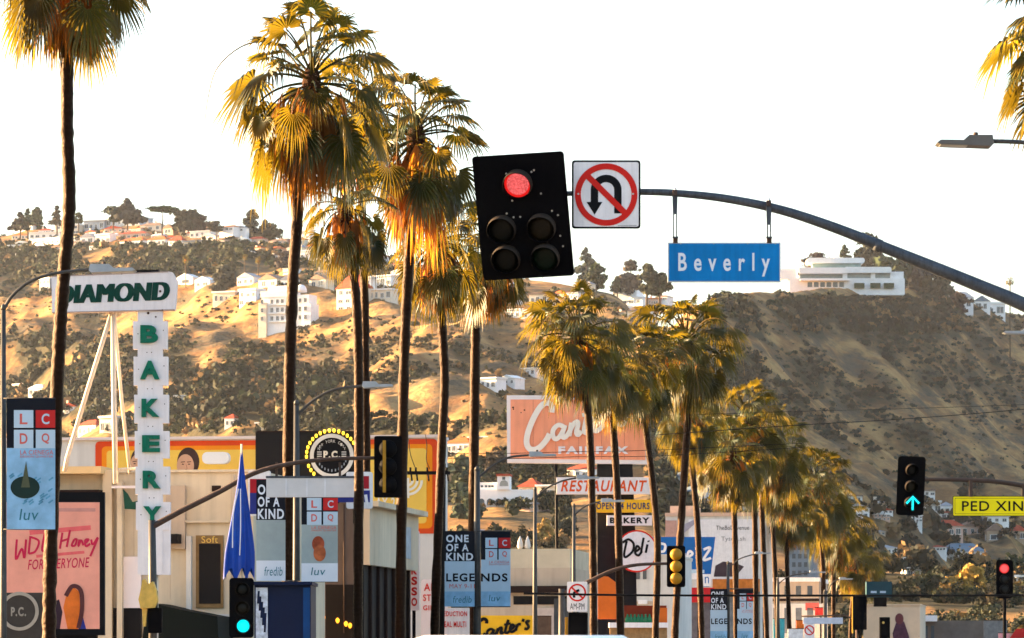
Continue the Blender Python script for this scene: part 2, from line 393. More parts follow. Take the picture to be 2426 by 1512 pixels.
# ------------------------------------------------------------------ hillside scrub and woods (too many to count)
nr = np.random.RandomState(5)
foliage = attrmat("hillside foliage")
def leafballs(C, Rx, Rz, cols, K, leaf=0.42):
    """fuzzy crowns: K small leaf-clump quads spread over each ellipsoid"""
    n = len(C); d = nr.normal(size=(n, K, 3)); d /= np.linalg.norm(d, axis=2, keepdims=True); d[..., 2] = np.abs(d[..., 2]) * 1.0 - 0.25
    rad = (0.55 + 0.5 * nr.rand(n, K, 1))
    lump = 0.75 + 0.35 * np.sin(d[..., :1] * 3.1 + nr.rand(n, 1, 1) * 6) * np.cos(d[..., 1:2] * 2.7 + nr.rand(n, 1, 1) * 6)
    sc = np.stack([Rx * (0.8 + 0.9 * nr.rand(n)), Rx, Rz], 1)[:, None, :]
    P = C[:, None, :] + d * rad * lump * sc
    nrm = d + nr.normal(size=d.shape) * 0.55; nrm /= np.linalg.norm(nrm, axis=2, keepdims=True)
    a = np.cross(nrm, nr.normal(size=nrm.shape)); a /= np.linalg.norm(a, axis=2, keepdims=True); b = np.cross(nrm, a)
    s = (np.minimum(Rx, Rz) * leaf)[:, None, None] * (0.6 + 0.8 * nr.rand(n, K, 1))
    q = np.stack([P - a * s - b * s * .7, P + a * s * .8 - b * s * .5, P + a * s * .6 + b * s, P - a * s * .9 + b * s * .6], 2)
    co = q.reshape(-1, 3); f = np.arange(len(co)).reshape(-1, 4)
    cl = np.repeat(np.repeat(cols[:, None, :], K, 1) * (0.75 + 0.5 * nr.rand(n, K, 1)), 4, 1).reshape(-1, 3)
    return co, f, np.concatenate([cl, np.ones((len(cl), 1))], 1)
OLIVE, DARK, GOLD, BLUEG = (0.085, 0.085, 0.04), (0.035, 0.045, 0.026), (0.26, 0.17, 0.06), (0.05, 0.065, 0.05)
# rows of (x0, y0, x1, y1, how many, size m, tall, colour, spread)
WOODS = [(-60, 588, 660, 655, 1700, 2.8, 1.1, (0.06, 0.068, 0.035)), (-60, 540, 700, 600, 230, 1.8, 1.1, DARK), (-60, 655, 420, 705, 345, 1.9, 1.0, (0.075, 0.08, 0.04)),
         (-60, 700, 640, 800, 180, 1.5, 0.8, OLIVE), (-60, 800, 250, 960, 630, 2.4, 1.3, (0.06, 0.065, 0.035)), (250, 800, 650, 905, 495, 1.7, 1.1, (0.075, 0.075, 0.035)),
         (150, 895, 830, 1035, 1200, 2.4, 1.9, (0.05, 0.058, 0.033)), (-60, 940, 160, 1060, 270, 2.2, 1.2, DARK), (400, 820, 700, 900, 180, 1.8, 1.0, OLIVE),
         (660, 640, 1250, 720, 495, 1.9, 1.0, (0.07, 0.075, 0.04)), (640, 540, 940, 640, 390, 2.2, 1.0, (0.065, 0.072, 0.04)), (640, 760, 1320, 900, 930, 1.3, 1.2, (0.085, 0.08, 0.04)),
         (800, 900, 1320, 1040, 540, 1.6, 1.2, (0.07, 0.07, 0.035)), (1030, 1035, 1330, 1140, 360, 1.8, 1.5, (0.05, 0.058, 0.03)), (1030, 1140, 1340, 1330, 495, 1.3, 1.5, (0.055, 0.058, 0.03)),
         (1040, 1140, 1340, 1300, 90, 1.0, 1.9, GOLD), (1300, 690, 1620, 800, 300, 1.7, 1.0, OLIVE), (1250, 860, 1720, 1100, 600, 1.7, 1.0, (0.07, 0.07, 0.04)),
         (1690, 712, 2270, 792, 1700, 2.5, 1.0, (0.045, 0.052, 0.034)), (1660, 800, 2440, 960, 780, 1.8, 0.9, (0.06, 0.064, 0.042)), (1660, 960, 2440, 1150, 570, 1.7, 0.9, (0.06, 0.064, 0.042)),
         (2150, 690, 2440, 800, 240, 2.0, 1.0, (0.055, 0.06, 0.04)), (1540, 1085, 1760, 1260, 390, 1.7, 1.4, (0.04, 0.05, 0.035)), (1850, 1130, 2440, 1290, 840, 1.7, 1.3, (0.04, 0.05, 0.032)),
         (1980, 1270, 2440, 1420, 570, 1.3, 1.4, (0.05, 0.055, 0.03)), (2180, 1330, 2440, 1440, 90, 1.0, 2.0, (0.30, 0.19, 0.05)), (1640, 1385, 2440, 1450, 800, 1.1, 1.4, (0.05, 0.055, 0.03)), (1640, 1375, 2440, 1440, 40, 0.8, 1.8, (0.22, 0.14, 0.04)), (1880, 1200, 2440, 1380, 160, 2.6, 1.5, (0.035, 0.045, 0.03)), (-500, 600, -60, 1100, 400, 3, 1.2, OLIVE), (2440, 760, 2900, 1400, 600, 2.2, 1.1, BLUEG)]
CL = []
for (x0, y0, x1, y1, n, sz, tall, c) in WOODS:
    n = int(n * 1.5); x, y = x0 + (x1 - x0) * nr.rand(n), y0 + (y1 - y0) * nr.rand(n)
    D = seen_D(x, y); X = (x - CX) / F * D
    pat = fbm(X / 30, D / 60, 31, 3); keep = ~np.isnan(D) & (pat > (0.32 if sz > 2.2 else 0.38 if sz > 1.75 else 0.43) + 0.035 * nr.normal(size=n))
    x, D, X = x[keep], D[keep], X[keep]; n = len(x)
    r = sz * (0.45 + 0.9 * nr.rand(n) ** 2); h = r * tall * (0.8 + 0.5 * nr.rand(n))
    C = np.stack([X, D, zf(x, D) + h * 0.55], 1)
    cc = np.array(c)[None] * (0.65 + 0.8 * nr.rand(n, 1)) * np.array((0.42, 0.48, 0.48)) * (1 + (nr.rand(n, 3) - 0.5) * 0.25)
    br = nr.rand(n) < 0.12; cc[br] = np.array((0.17, 0.11, 0.05)) * (0.7 + 0.6 * nr.rand(br.sum(), 1))
    CL.append((C, r, h, cc))
C = np.concatenate([a[0] for a in CL]); Rr = np.concatenate([a[1] for a in CL]); Hh = np.concatenate([a[2] for a in CL]); Cc = np.concatenate([a[3] for a in CL])
nm = C[:, 1] < 800; parts_ = [leafballs(C[~nm], Rr[~nm], Hh[~nm], Cc[~nm], 28, 0.38), leafballs(C[nm], Rr[nm], Hh[nm], Cc[nm], 130, 0.16)]
co = np.concatenate([q[0] for q in parts_]); cl = np.concatenate([q[2] for q in parts_]); f = np.arange(len(co)).reshape(-1, 4)
print('bushes', len(C), nm.sum(), len(f))
prop(link("hillside_scrub", np_mesh("hillside_scrub", co, f, foliage, False, cl)), "olive scrub and woods covering the dry hills", "scrub", kind="stuff")
n = 420; x = 1640 + 820 * nr.rand(n); D = 335 + 170 * nr.rand(n); r = 0.7 + 1.0 * nr.rand(n) ** 2; h = r * (0.9 + 0.8 * nr.rand(n))
cc = np.array((0.030, 0.036, 0.022))[None] * (0.6 + 0.8 * nr.rand(n, 1)); br = nr.rand(n) < 0.12; cc[br] = np.array((0.11, 0.07, 0.02)); co, f, cl = leafballs(np.stack([(x - CX) / F * D, D, np.maximum(zf(x, D), 0) + h * 0.6], 1), r, h, cc, 190, 0.13)
prop(link("roadside_bushes", np_mesh("roadside_bushes", co, f, foliage, False, cl)), "dark and golden bushes massed at the end of the street", "bushes", kind="stuff")
# fine dots of chaparral over the open grass
n = 3000; x = nr.rand(n) * 2700 - 130; y = 690 + nr.rand(n) * 420; D = seen_D(x, y); X = (x - CX) / F * D
k = ~np.isnan(D) & (fbm(X / 26, D / 50, 77, 3) > 0.47) & (D > 900); x, D, X = x[k], D[k], X[k]; n = len(x)
r = 0.5 + 1.1 * nr.rand(n) ** 2
co, f, cl = leafballs(np.stack([X, D, zf(x, D) + r * 0.3], 1), r, r * 0.8, np.array((0.065, 0.058, 0.032))[None] * (0.5 + 0.9 * nr.rand(n, 1)), 12, 0.55)
prop(link("chaparral", np_mesh("chaparral", co, f, foliage, False, cl)), "small dark bushes dotted over the dry grass", "chaparral", kind="stuff")

A_ = np.zeros(ZZ.shape)
def splat(X_, D_, r_):
    ui = np.clip(np.rint(((X_ / D_ * F + CX) - US[0]) / 11.0).astype(int), 1, len(US) - 2); di = np.clip(np.searchsorted(DS, D_), 1, len(DS) - 2)
    np.add.at(A_, (di, ui), r_ ** 2 * 3.1 / (11.0 / F * D_ * 8.0))
splat(C[:, 0], C[:, 1], Rr); splat(X, D, r)
for _ in range(3): A_[1:-1, 1:-1] = (A_[1:-1, 1:-1] * 2 + A_[:-2, 1:-1] + A_[2:, 1:-1] + A_[1:-1, :-2] + A_[1:-1, 2:]) / 6
at_ = HILLS.data.attributes.new("scrub", 'FLOAT', 'POINT'); at_.data.foreach_set('value', (1 - np.exp(-2.6 * A_)).astype(np.float32).ravel())

# ------------------------------------------------------------------ trees that stand out on the skyline and slopes
bark = mat("grey bark", (0.10, 0.075, 0.055), 0.95, 0.3, 2)
def tree(dx, base, top, w, kind, label, col=DARK, D=None, group=None, K=700):
    if D is None: D = float(seen_D([dx], [base])[0])
    if math.isnan(D): D = {True: 2560.0, False: 1850.0}[dx < 1500] if dx < 1700 else 1850.0 + max(0, (dx - 1720) / 700 * 860)
    m = D / F; H = (base - top) * m; W = w * m / 2; zb = PX(dx, base, D).z
    root = empty("conifer_tree" if kind == 'cone' else "leafy_tree", ((dx - CX) / F * D, D, zb), (0, 0, 0), label, "tree", group)
    MB().tube([(0, 0, -6.0), (0, 0, -0.5), (0.05 * W, 0, H * 0.3), (0, 0.03 * W, H * 0.62), (0, 0, H * 0.86)], [H * 0.034 + 0.12, H * 0.03 + 0.12, H * 0.024 + 0.1, H * 0.014 + 0.05, 0.04], 7).build("trunk", bark, root, True)
    rs = np.random.RandomState(int(dx * 7 + top)); cs = []
    if kind == 'cone':
        for k in range(16): t = k / 15; rad = W * (1 - t) ** 0.75 * (0.55 + 0.3 * rs.rand()); a = rs.rand() * 6.3; cs.append((rad * math.cos(a), rad * math.sin(a), H * (0.02 + 0.92 * t), W * (0.62 - 0.46 * t) + 0.3, W * (0.40 - 0.2 * t) + 0.3))
    elif kind == 'umb':
        for k in range(15): a = rs.rand() * 6.3; q = W * 0.8 * math.sqrt(rs.rand()); cs.append((q * math.cos(a), q * math.sin(a), H * (0.72 + 0.14 * rs.rand()), W * 0.32, H * 0.13))
    else:
        for k in range(20): a = rs.rand() * 6.3; t = rs.rand(); q = W * 0.74 * math.sin(math.pi * (0.16 + 0.8 * t)) * rs.rand() ** 0.4; cs.append((q * math.cos(a), q * math.sin(a), H * (0.02 + 0.82 * t), W * (0.34 + 0.14 * rs.rand()), H * 0.14 + W * 0.08))
    cs = np.array(cs); cc = np.array(col)[None] * (0.7 + 0.7 * rs.rand(len(cs), 1))
    co, f, cl = leafballs(cs[:, :3], cs[:, 3], cs[:, 4], cc, K // len(cs) * 2, 0.42)
    link("crown", np_mesh("crown", co, f, foliage, False, cl), root)
    return root
def hz(c): return c
TR = [(48, 545, 503, 30, 'cone', "thin conifer at the outer end of the ridge houses"), (66, 545, 494, 26, 'cone', "tallest of the thin conifers above the red roofed ridge house"), (88, 545, 490, 34, 'round', "feathery tree rising behind the thin conifers"),
      (135, 534, 487, 24, 'cone', "lone narrow conifer standing beside the ridge palm trunk"), (186, 530, 503, 20, 'round', "small tree behind the flat white ridge block"),
      (268, 524, 487, 42, 'round', "low round tree beside the big ridge conifer"), (302, 524, 472, 52, 'cone', "big broad conifer above the blue grey flat roof"),
      (384, 536, 487, 62, 'umb', "flat topped umbrella pine on the ridge"), (440, 556, 485, 60, 'round', "dense dark tree beside the umbrella pine"), (472, 556, 506, 50, 'round', "sloping dark tree right beside the dense ridge tree"),
      (512, 548, 523, 34, 'round', "low bushy tree beside the ridge palm"), (598, 568, 492, 40, 'round', "tall pale tree beyond the gabled ridge houses"), (640, 572, 528, 60, 'round', "wide low tree beside the tall pale ridge tree"), (628, 570, 520, 30, 'cone', "small conifer in front of the wide low tree"),
      (548, 636, 585, 36, 'cone', "dark pointed cypress below the ridge houses"), (527, 690, 626, 56, 'round', "round olive tree in front of the slanted white house"), (675, 640, 594, 40, 'round', "dark tree below the long brown roof"),
      (1388, 678, 586, 46, 'cone', "tall conifer just beside the big signal board"), (1412, 690, 618, 42, 'round', "dark tree stepping down from the tall conifer"), (1462, 690, 655, 26, 'cone', "spiky small conifer between the ridge clumps"),
      (1494, 700, 610, 44, 'round', "left tall tree of the dark clump behind the street name sign"), (1532, 700, 622, 46, 'round', "middle tree of the dark clump behind the street name sign"), (1562, 700, 640, 50, 'round', "low tree of the dark clump behind the street name sign"),
      (1935, 640, 598, 60, 'round', "brownish tree row behind the terraced mansion"), (2000, 640, 580, 30, 'cone', "small pointed tree behind the mansion chimney"), (2052, 665, 548, 76, 'round', "large brown green tree beside the terraced mansion"),
      (2110, 680, 585, 80, 'round', "dark bushy tree under the curved mast arm"), (2170, 692, 610, 80, 'round', "sunlit brown tree under the curved mast arm"), (2222, 720, 625, 60, 'round', "dark tree beside the pale hillside villas"), (2268, 742, 690, 50, 'round', "low tree in front of the pale hillside villas"),
      (1090, 1180, 1075, 92, 'round', "big rounded tree beside the white arched villa"), (1180, 1130, 1068, 60, 'round', "dark tree above the white arched villa"), (1110, 1240, 1150, 60, 'round', "dark blue green tree below the white arched villa"),
      (1340, 1280, 1190, 60, 'round', "dark tree behind the thin black sign pole"), (1290, 1290, 1220, 36, 'round', "yellowish tree behind the slim steel lamp posts", (0.30, 0.2, 0.06)),
      (2300, 1420, 1330, 60, 'round', "yellow leaved tree near the red signal", (0.34, 0.22, 0.05)), (2255, 1420, 1355, 40, 'round', "sunlit golden tree beside the white flat houses", (0.34, 0.22, 0.05)), (2220, 1400, 1350, 50, 'round', "dark green tree below the blue grey roof")]
for t in TR:
    col = t[6] if len(t) > 6 else tuple(c * rng.uniform(0.6, 1.2) for c in (0.05, 0.056, 0.036))
    tree(t[0], t[1], t[2], t[3] * 1.25, t[4], t[5], col, D=2380.0 if 'mansion' in t[5] else None)
# ------------------------------------------------------------------ hillside houses
pane = mat("dark window glass", (0.05, 0.07, 0.09), 0.15, 0.2, 2, spec=0.6)
WALL = {'white': mat("white stucco", (0.80, 0.79, 0.77), 0.9, 0.10, 0.3), 'cream': mat("cream stucco", (0.72, 0.62, 0.48), 0.9, 0.12, 0.3), 'pink': mat("pinkish stucco", (0.56, 0.38, 0.30), 0.9, 0.12, 0.3),
        'grey': mat("blue grey cladding", (0.36, 0.42, 0.48), 0.8, 0.15, 0.3), 'tan': mat("tan stucco", (0.46, 0.33, 0.22), 0.9, 0.15, 0.3)}
ROOF = {'red': mat("red clay roof", (0.36, 0.055, 0.025), 0.85, 0.3, 0.6), 'orange': mat("orange clay roof", (0.50, 0.12, 0.03), 0.85, 0.3, 0.6), 'brown': mat("brown shingle roof", (0.24, 0.16, 0.12), 0.9, 0.3, 0.6),
        'grey': mat("grey roof", (0.34, 0.34, 0.36), 0.9, 0.2, 0.6), 'white': mat("white roof edge", (0.78, 0.78, 0.76), 0.85, 0.1, 0.4), 'blue': mat("blue grey roof", (0.13, 0.19, 0.24), 0.85, 0.2, 0.6)}
trim = mat("window trim", (0.70, 0.69, 0.66), 0.8, 0.1, 1)
def window_mesh():
    me = MB().box(-0.5, 0.5, -0.5, 0.2, 0, 1).box(-0.62, 0.62, -0.7, -0.5, -0.12, 0).mesh("window", trim)
    return me
wm = MB(); wm.box(-0.5, 0.5, -0.6, 0.2, 0.92, 1.0).box(-0.58, 0.58, -0.8, 0.2, -0.06, 0.04).box(-0.5, -0.44, -0.6, 0.2, 0.04, 0.92).box(0.44, 0.5, -0.6, 0.2, 0.04, 0.92).box(-0.02, 0.02, -0.55, 0.2, 0.04, 0.92)
nfr = len(wm.f); wm.box(-0.44, 0.44, -0.3, 0.25, 0.04, 0.92)
WINME = wm.mesh("window", trim); WINME.materials.append(pane)
for p in WINME.polygons: p.material_index = 1 if p.index >= nfr else 0
HZONE = lambda dx, dy: ("on the ridge top" if dy < 600 and dx < 1000 else "just under the ridge" if dy < 700 and dx < 1650 else "beside the mansion" if dy < 760 and dx > 1650 else
                        "on the golden slope" if dy < 930 else "among trees above the shops" if dx < 1000 else "at the hills' foot" if dx < 1500 else "below the shaded hill")
def house(x0, y0, x1, y1, wall='white', roof='flat', rc='white', st=1, nw=3, chim=0, extra=None, label=None, D=None, yaw=None):
    cx = (x0 + x1) / 2
    if D is None:
        D = float(seen_D([cx], [y1])[0])
        if math.isnan(D): D = 2560.0 if cx < 1500 else 2100.0
    m = D / F; W, H = (x1 - x0) * m, (y1 - y0) * m
    loc = PX(cx, y1, D); dp = min(max(W * 0.6, 6), 16)
    yaw = (rng.uniform(-0.75, -0.3) if cx < 1650 else rng.uniform(-0.2, 0.25)) if yaw is None else yaw
    word = {'flat': "flat roofed", 'gable': "gabled", 'hip': "hipped"}[roof]
    wcol = {'white': "white", 'cream': "cream", 'pink': "pinkish", 'grey': "bluish", 'tan': "tan"}[wall]
    num = ["no", "one", "two", "three", "four", "five", "six", "seven", "eight", "nine"][min(9, nw * st)]
    lab = label or "%s %s%s house with %s roof and %s %s %s" % (wcol, {1: "chimneyed " if chim else "", 2: "two storey ", 3: "three storey "}[st], word, {'red': 'red', 'orange': 'orange', 'brown': 'brown', 'grey': 'grey', 'white': 'pale', 'blue': 'slate'}[rc], num, "window" if nw * st == 1 else "windows", HZONE(cx, y1))
    root = empty("hillside_house", loc, (0, 0, yaw), lab, "house", "houses on the hills")
    hr = H * (0.12 if roof == 'flat' else 0.36); hb = H - hr; b = 4.0
    MB().box(-W / 2, W / 2, 0, dp, -b, hb).build("wall", WALL[wall], root)
    e = 0.06 * W ** 0.5 + 0.25
    rb = MB()
    if roof == 'flat': rb.box(-W / 2 - e, W / 2 + e, -e * 1.6, dp + e, hb + 0.01, hb + hr)
    elif roof == 'gable': rb.prism([(-W / 2 - e, hb - 0.1), (W / 2 + e, hb - 0.1), (0, hb + hr)], -e, dp + e)
    else:
        v = [(-W / 2 - e, -e, hb), (W / 2 + e, -e, hb), (W / 2 + e, dp + e, hb), (-W / 2 - e, dp + e, hb), (-W / 2 + dp * .45, dp / 2, hb + hr), (W / 2 - dp * .45, dp / 2, hb + hr)]
        if v[4][0] > v[5][0]: v[4] = (0, dp / 2, hb + hr); v[5] = (0.01, dp / 2, hb + hr)
        rb.add(v, [(0, 1, 5, 4), (1, 2, 5), (2, 3, 4, 5), (3, 0, 4), (3, 2, 1, 0)])
    ro = rb.build("roof", ROOF[rc], root)
    for k in range(chim):
        x = W * (-0.25 + 0.4 * k); MB().box(x - 0.5, x + 0.5, dp * .3, dp * .3 + 0.9, hb, hb + hr + 1.3).build("chimney", WALL['cream'], ro)
    sh = hb / st
    for s in range(st):
        for k in range(nw):
            o = link("window", WINME, root, (W * (-0.5 + (k + 0.5 + rng.uniform(-.1, .1)) / nw), 0, s * sh + sh * 0.25))
            o.scale = (W / nw * rng.uniform(0.4, 0.78), 0.25, sh * rng.uniform(0.4, 0.6))
    for s in range(st):
        o = link("window", WINME, root, (-W / 2, dp * 0.5, s * sh + sh * 0.25)); o.rotation_euler = (0, 0, R(-90)); o.scale = (dp * 0.3, 0.25, sh * 0.45)
    return root, W, H, dp, hb
HS = [(29, 529, 84, 547, 'white', 'hip', 'red', 1, 4), (63, 550, 147, 566, 'white', 'flat', 'white', 1, 5), (59, 565, 158, 582, 'white', 'flat', 'white', 1, 6), (126, 531, 190, 556, 'cream', 'flat', 'white', 2, 3),
      (195, 522, 250, 547, 'grey', 'flat', 'grey', 1, 4), (240, 515, 340, 537, 'grey', 'flat', 'white', 1, 6), (187, 552, 225, 580, 'white', 'gable', 'grey', 1, 2), (222, 554, 264, 580, 'white', 'flat', 'white', 1, 3),
      (276, 546, 350, 566, 'pink', 'hip', 'red', 1, 4), (329, 526, 384, 548, 'cream', 'hip', 'brown', 1, 3, 2), (382, 531, 413, 557, 'pink', 'gable', 'brown', 1, 1), (276, 561, 345, 588, 'white', 'hip', 'orange', 1, 6),
      (345, 559, 396, 584, 'white', 'hip', 'orange', 1, 4), (395, 559, 434, 590, 'white', 'hip', 'red', 2, 3), (432, 570, 500, 590, 'cream', 'flat', 'grey', 1, 6), (447, 547, 500, 564, 'white', 'flat', 'white', 1, 4),
      (471, 552, 515, 572, 'white', 'gable', 'grey', 1, 2), (512, 553, 556, 572, 'cream', 'gable', 'brown', 1, 2), (513, 533, 560, 548, 'white', 'hip', 'orange', 1, 3), (556, 534, 582, 550, 'white', 'gable', 'grey', 1, 1),
      (550, 570, 588, 588, 'white', 'gable', 'grey', 1, 3), (413, 648, 462, 676, 'white', 'gable', 'white', 1, 1), (455, 655, 503, 682, 'white', 'gable', 'white', 1, 2), (555, 646, 606, 677, 'white', 'gable', 'grey', 1, 3), (500, 690, 560, 720, 'cream', 'flat', 'white', 1, 4),
      (560, 684, 612, 726, 'white', 'flat', 'white', 2, 3), (87, 658, 124, 690, 'grey', 'flat', 'white', 2, 3), (17, 580, 66, 598, 'white', 'flat', 'white', 1, 4), (624, 564, 689, 581, 'pink', 'hip', 'brown', 1, 4), (707, 544, 736, 568, 'white', 'flat', 'white', 2, 2),
      (707, 592, 770, 619, 'white', 'flat', 'white', 1, 5), (770, 604, 823, 633, 'white', 'flat', 'grey', 1, 3), (878, 598, 912, 625, 'white', 'hip', 'red', 1, 2), (604, 649, 663, 684, 'cream', 'gable', 'brown', 1, 2), (663, 650, 700, 684, 'white', 'gable', 'grey', 1, 1), (725, 650, 777, 684, 'cream', 'gable', 'brown', 1, 2),
      (787, 650, 862, 742, 'cream', 'hip', 'red', 3, 3), (850, 655, 880, 692, 'white', 'flat', 'white', 2, 2), (881, 652, 930, 682, 'white', 'flat', 'white', 1, 3), (868, 684, 930, 712, 'cream', 'flat', 'white', 1, 4), (1132, 894, 1180, 924, 'white', 'flat', 'white', 1, 3), (1176, 888, 1224, 912, 'white', 'gable', 'white', 1, 3),
      (1190, 732, 1235, 756, 'white', 'flat', 'white', 1, 3), (2243, 690, 2305, 733, 'white', 'hip', 'grey', 1, 3), (2305, 700, 2345, 738, 'white', 'gable', 'blue', 1, 2), (2332, 716, 2382, 750, 'white', 'flat', 'white', 1, 2), (1251, 694, 1311, 722, 'cream', 'flat', 'brown', 1, 4), (1442, 698, 1532, 724, 'white', 'gable', 'white', 1, 4), (1448, 681, 1511, 698, 'white', 'flat', 'grey', 1, 4),
      (1485, 724, 1515, 760, 'cream', 'hip', 'brown', 1, 2), (1515, 728, 1545, 756, 'white', 'hip', 'red', 1, 2), (1232, 734, 1274, 756, 'white', 'flat', 'white', 1, 2), (1220, 872, 1271, 891, 'white', 'flat', 'white', 1, 4), (26, 909, 62, 940, 'cream', 'flat', 'white', 1, 2), (62, 910, 105, 938, 'white', 'hip', 'white', 1, 3),
      (174, 994, 236, 1032, 'white', 'hip', 'red', 1, 4), (230, 985, 280, 1030, 'cream', 'flat', 'white', 1, 3), (412, 936, 458, 958, 'white', 'flat', 'white', 1, 3), (530, 979, 556, 1012, 'white', 'hip', 'red', 1, 2), (603, 1000, 667, 1024, 'cream', 'flat', 'cream' if False else 'white', 1, 3),
      (1050, 1035, 1115, 1075, 'white', 'hip', 'orange', 1, 4), (1108, 1034, 1158, 1056, 'cream', 'flat', 'white', 1, 2), (1225, 1132, 1275, 1190, 'tan', 'hip', 'red', 2, 3), (1270, 1148, 1330, 1185, 'cream', 'flat', 'white', 1, 3), (1335, 1098, 1400, 1135, 'white', 'hip', 'red', 1, 3),
      (1665, 1150, 1700, 1190, 'white', 'flat', 'white', 2, 2), (1690, 1168, 1765, 1200, 'white', 'flat', 'white', 1, 3), (1580, 1115, 1640, 1150, 'grey', 'hip', 'blue', 1, 4), (1590, 1150, 1680, 1190, 'grey', 'hip', 'blue', 1, 5),
      (2194, 1186, 2228, 1218, 'white', 'flat', 'white', 1, 2), (2224, 1188, 2256, 1216, 'white', 'hip', 'grey', 1, 1), (2221, 1231, 2282, 1272, 'pink', 'hip', 'red', 1, 3), (2276, 1234, 2330, 1268, 'pink', 'gable', 'brown', 1, 3), (2337, 1241, 2378, 1286, 'tan', 'gable', 'brown', 1, 1), (2372, 1244, 2430, 1282, 'tan', 'hip', 'red', 1, 3),
      (2221, 1286, 2334, 1344, 'white', 'hip', 'blue', 1, 5), (2115, 1320, 2173, 1346, 'white', 'flat', 'white', 1, 3), (2146, 1344, 2204, 1366, 'white', 'flat', 'white', 1, 3), (2334, 1222, 2390, 1240, 'white', 'flat', 'white', 1, 3), (2407, 1362, 2440, 1408, 'white', 'flat', 'white', 1, 2), (1960, 1200, 2010, 1225, 'tan', 'hip', 'brown', 1, 2), (2080, 1290, 2125, 1312, 'white', 'hip', 'grey', 1, 3)]
def extra(n, xr, yr, wr, hr, seed):
    r = random.Random(seed)
    for _ in range(n * 30):
        if n <= 0: break
        x = r.uniform(*xr); y = yr(x, r); w = r.uniform(*wr); h = w * r.uniform(*hr)
        if any(x + w * .7 > a[0] and x + w * .3 < a[2] and y > a[1] + (a[3] - a[1]) * .35 and y - h * .65 < a[3] for a in HS): continue
        k = r.random(); HS.append((x, y - h, x + w, y, r.choice(('white', 'white', 'white', 'cream', 'pink')), r.choice(('flat', 'hip', 'gable', 'hip')), r.choice(('white', 'red', 'brown', 'grey', 'orange')), 1 if h / w < 0.55 else 2, r.randint(2, 6), r.randint(0, 1))); n -= 1
ry = lambda a, b: (lambda x, r: float(np.interp(x, RL_X, RL_Y)) + r.uniform(a, b))
extra(40, (14, 690), ry(8, 56), (24, 50), (0.35, 0.55), 1); extra(18, (640, 1260), ry(8, 90), (26, 52), (0.4, 0.65), 2); extra(8, (1270, 1560), ry(8, 60), (26, 46), (0.4, 0.6), 3)
extra(16, (1960, 2400), lambda x, r: r.uniform(1180, 1395), (30, 62), (0.35, 0.6), 4); extra(8, (1045, 1330), lambda x, r: r.uniform(1050, 1280), (28, 56), (0.4, 0.6), 5); extra(7, (20, 640), lambda x, r: r.uniform(920, 1025), (26, 46), (0.4, 0.6), 6)
for h in HS: house(*h)
# the tall white apartment house on the golden slope
D = float(seen_D([676], [790])[0]); ap = Fr("apartment_house", "tall white apartment house with balconies and round dome on the golden slope", "house", 676, 797, D, yaw=-24)
W = WALL['white']
ap.box("wall", 612, 700, 738, 830, 0, 9, W); ap.box("wing", 726, 722, 746, 815, 1.2, 9, W); ap.box("wing", 607, 716, 628, 815, 1.4, 9, WALL['cream']); ap.box("parapet", 610, 688, 700, 703, 0.4, 7, W)
ap.box("penthouse", 625, 676, 690, 690, -1.5, 6, W)
l = ap.L(712, 692); MB().lathe([(2.9, -0.2), (2.8, 1.2), (2.2, 2.6), (1.2, 3.4), (0.02, 3.7)], 16, (l[0], 2.5, l[1])).build("dome", W, ap.o, True)
for r_, y in enumerate((706, 726, 746)):
    for x in (617, 640, 655, 668, 684, 700, 715, 732):
        o = link("window", WINME, ap.o); a = ap.L(x, y + 13); o.location = (a[0], -1.42 if x < 628 else (-1.22 if x > 728 else -0.02), a[1]); o.scale = (8 * ap.m, 0.3, 11 * ap.m)
    ap.box("balcony", 632, y + 15, 694, y + 17, 1.0, 1.2, W)
# the terraced mansion on the shaded hill
D = float(seen_D([2005], [684])[0]); D = 1850 if math.isnan(D) else D
mn_ = Fr("terraced_mansion", "big white terraced modern mansion with curved roof slabs on the hill top", "house", 2005, 684, D)
mw = WALL['white']; mr_ = ROOF['white']
def slab(name, x0, x1, y0, y1, d0, d1, m, rnd=6): return mn_.rbox(name, x0, y0, x1, y1, min(rnd, (y1 - y0) * 0.45), d0, d1, m)
slab("ground_floor", 1868, 2142, 660, 700, 1.5, 16, mw, 3); slab("lower_roof", 1890, 2005, 636, 650, 5, 20, mr_, 5); slab("lower_roof", 1998, 2110, 634, 648, 3.5, 18, mr_, 5)
slab("middle_floor", 1895, 2108, 646, 662, -0.5, 14, mat("mansion glass", (0.28, 0.33, 0.33), 0.25, 0.2, 0.5, spec=0.5), 2); slab("terrace", 1893, 2010, 662, 667, 6, 18, mr_, 2)
slab("upper_floor", 1925, 2040, 620, 638, -3, 10, mat("mansion upper glass", (0.25, 0.36, 0.34), 0.25, 0.3, 0.5, spec=0.5), 2); slab("upper_roof", 1912, 2048, 611, 623, 0, 16, mr_, 5); slab("chimney", 1977, 1990, 601, 614, -5, 3, mw, 1)
slab("side_wing", 1848, 1885, 638, 662, 0.5, 9, mw, 2); slab("side_wing", 2108, 2140, 644, 676, 0.5, 8, mw, 1); slab("wall_pier", 1995, 2006, 646, 664, 2.0, 4, mw, 1); slab("wall_pier", 2062, 2072, 646, 664, 2.0, 4, mw, 1)
for x in range(1912, 2000, 15): mn_.box("window", x, 669, x + 11, 681, 1.62, 0.1, pane)
for x in (2022, 2060, 2092): mn_.box("hedge", x, 672, x + 24, 684, 3.5, 1.6, mat("clipped hedge", (0.035, 0.06, 0.03), 0.9, 0.5, 3, bump=1))
